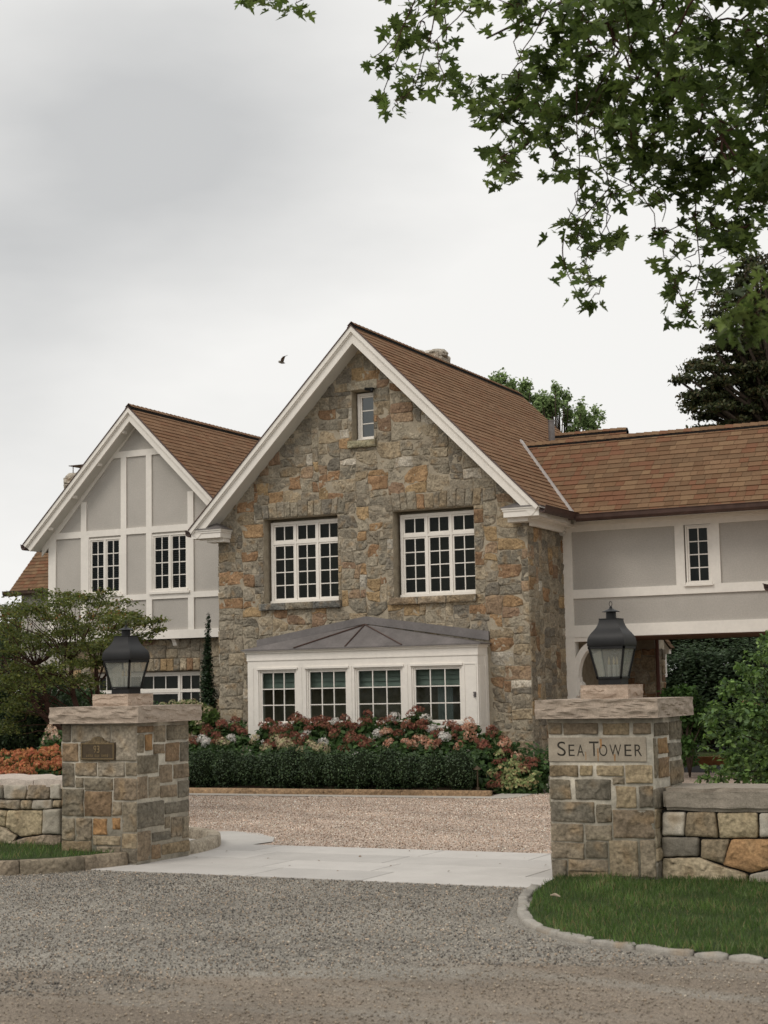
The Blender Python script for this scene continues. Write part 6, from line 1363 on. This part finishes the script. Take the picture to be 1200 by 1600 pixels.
# leaves hang: blade axis (local Y) droops outward, face turned mostly up
th_ = RNG.uniform(0, 2*np.pi, n); dr = RNG.uniform(.1, 1.1, n); Yx = np.column_stack([np.cos(th_)*np.cos(dr), np.sin(th_)*np.cos(dr), -np.sin(dr)])
Zx = np.column_stack([RNG.normal(size=n)*.45, RNG.normal(size=n)*.45, np.ones(n)]); Zx -= Yx*np.sum(Zx*Yx, 1)[:, None]; Zx /= np.linalg.norm(Zx, axis=1)[:, None]; Xx = np.cross(Yx, Zx)
inst('leaves', *MAPLE, Lm, np.stack([Xx, Yx, Zx], axis=2), np.column_stack([Sm*1.1, Sm*1.15, Sm]), np.clip(np.array(Cm_)*(1+RNG.normal(size=(n, 1))*.2), .005, .4), leafM, t)
# twigs: every cluster joined to a nearer neighbour on the way back to the trunk
root = far(1350, -150, 11.2); m = MB(); srt = sorted(nodes, key=lambda q: (q[0]-root).length); done = [(root, .05)]
for c, r in srt:
    dc = (c-root).length; best = min(done, key=lambda q: (q[0]-c).length*1.0+max(0, (q[0]-root).length-dc)*3+(.9 if q[0].z < c.z+.03 else 0))
    P = [best[0].lerp(c, k/5)+Vector((noise.noise(c*3+Vector((k*.7, 0, 0))), noise.noise(c*3+Vector((0, k*.7, 0))), -.25*math.sin(k/5*math.pi)*(best[0]-c).length*.5+noise.noise(c*2+Vector((0, 0, k*.6)))*.5))*(.10*math.sin(k/5*math.pi)) for k in range(6)]
    L_ = (c-best[0]).length; r1 = .0032 if r < 60 else .007; r0 = max(r1*1.3, .0045)
    if not (L_ > .38 and r < 45 and best[0].z-c.z < L_*.5): m.tube(P, [r0+(r1-r0)*k/5 for k in range(6)], 5)
    done.append((c, r1))
for p0, r in clumps:
    if r < 34: continue
    q = min(nodes, key=lambda w: (w[0]-p0).length); m.tube(limb_path(q[0], p0, .08, 5), [.005, .004, .0035, .003, .002], 4)
for L_ in ([(640, 200), (640, 380), (648, 470), (640, 600)], [(690, 370), (700, 440), (720, 500), (800, 545), (900, 600)], [(605, 670), (598, 740), (612, 800), (640, 855)], [(990, 560), (988, 640), (995, 720), (1000, 800), (980, 870), (945, 915)],
           [(232, -30), (215, 90), (190, 160), (165, 250), (120, 300)], [(575, -20), (520, 90), (480, 150), (465, 190)], [(175, -20), (130, 80), (100, 150), (50, 172)], [(1230, 700), (1190, 760), (1160, 800)], [(760, 60), (740, 200), (700, 300), (640, 420)], [(870, 560), (900, 600), (890, 650)], [(1000, 620), (950, 655), (900, 680)], [(250, 30), (258, 110), (235, 190), (245, 240)], [(640, 700), (660, 640), (700, 590), (735, 540), (700, 470), (640, 455)], [(470, 20), (440, 10), (330, -30)]):
    Lp = smooth([tuple(far(*CM(x, y), 11.1)) for x, y in L_], 5); m.tube(Lp, [.0055-.003*i/(len(Lp)-1) for i in range(len(Lp))], 5)
for k in range(160):      # short bare side twigs
    c, r = nodes[mr_.randrange(len(nodes))]; rm = r/1.875*11/FPX; q = c+Vector((mr_.uniform(-1, 1)*rm, mr_.uniform(-1, 1)*rm*.6, mr_.uniform(-1, .6)*rm)); m.tube(limb_path(c, q, .06, 5), [.003, .0026, .0022, .0018, .0015], 4)
m.build('twigs', rbarkM, t)
m = MB(); m.tube(limb_path((1.1, 11.6, -.1), (.9, 11.9, 8.5), .25, 9), [.34-.02*i for i in range(9)], 14)
for e in (root, far(1100, -120, 11.5), far(800, -150, 11), far(1400, 250, 12), Vector((4, 12, 8)), Vector((1, 15, 9))):
    P = limb_path(Vector((1.0, 11.75, 4.6+mr_.random()*3)), e, .3, 8); m.tube(P, [.11-.011*i for i in range(8)], 9)
m.tube(limb_path(root, far(760, 60, 11.3), .35, 9), [.035-.0035*i for i in range(9)], 7); m.tube(limb_path(far(1100, -120, 11.5), far(905, 190, 11.2), .3, 9), [.028-.003*i for i in range(9)], 7)
m.build('trunk', barkM, t, True)

# ---- gull
c = far(439.5, 565.5, 33); t = thing('bird', tuple(c), 'small gull flying with raised wings in the cloudy sky', 'bird')
m = MB(); a = -RT*0.0648+UP*.0; b = RT*0.0792-UP*0.0252
P = [c+a+(b-a)*k/6 for k in range(7)]; m.tube(P, [0.0058, 0.0173, 0.0230, 0.0259, 0.0230, 0.0144, 0.0043], 8)
m.build('body', birdM, t, True)
def wing(root_, pts, ch):
    m = MB(); vs = []; 
    for i, p in enumerate(pts):
        w = ch[i]; vs += [p+RT*w*.5, p-RT*w*.5, p+UP*0.0043]
    n = len(pts); m.add(vs, [(i*3, (i+1)*3, (i+1)*3+2, i*3+2) for i in range(n-1)]+[(i*3+2, (i+1)*3+2, (i+1)*3+1, i*3+1) for i in range(n-1)]+[(i*3+1, (i+1)*3+1, (i+1)*3, i*3) for i in range(n-1)]); m.build('wing', birdM, t)
wing(0, [c+RT*0.0144+UP*.0, c+RT*0.0360+UP*0.0576-FWD*.1, c+RT*0.0720+UP*0.0936-FWD*.2, c+RT*0.1440+UP*0.1152-FWD*0.2304], [0.0720, 0.0720, 0.0504, 0.0144])
wing(0, [c-RT*0.0216+UP*.0, c-RT*0.0360+UP*0.0216+FWD*0.0864, c-RT*0.0504+UP*0.0432+FWD*0.1800, c-RT*0.0612+UP*0.0504+FWD*0.2592], [0.0648, 0.0576, 0.0360, 0.0144])

# ---- a few fallen leaves and twigs on the paving and gravel
FL = [(330, 1348), (352, 1330), (420, 1340), (455, 1352), (500, 1345), (560, 1338), (610, 1352), (700, 1362), (745, 1338), (780, 1350), (820, 1340), (850, 1352), (640, 1330), (305, 1340), (530, 1360)]
n = len(FL); loc = np.array([tuple(gd(u, v, .012)) for u, v in FL]); s = RNG.uniform(.02, .04, n); o = inst('fallen_leaves', *OVAL, loc, rand_rot(n, normals=np.tile([0, 0, 1.0], (n, 1)), spread=.2), np.column_stack([s, s, s]), vary([(.22, .13, .06), (.16, .10, .05)], n, .2), leafM)
meta(o, 'few dry brown leaves scattered on the pale stone apron', 'leaves', kind='stuff')
p = gd(868, 1402, .05); m = MB(); m.tube([p+Vector((-.05, .03, .01)), p+Vector((.0, .0, .02)), p+Vector((.05, -.03, .01))], [.005, .012, .004], 6, (.35, .28, .2)); o = m.build('fallen_twig', surf('dry_wood', (.34, .27, .20), .9, None, None, None)); meta(o, 'short pale twig lying on the right lawn', 'twig')
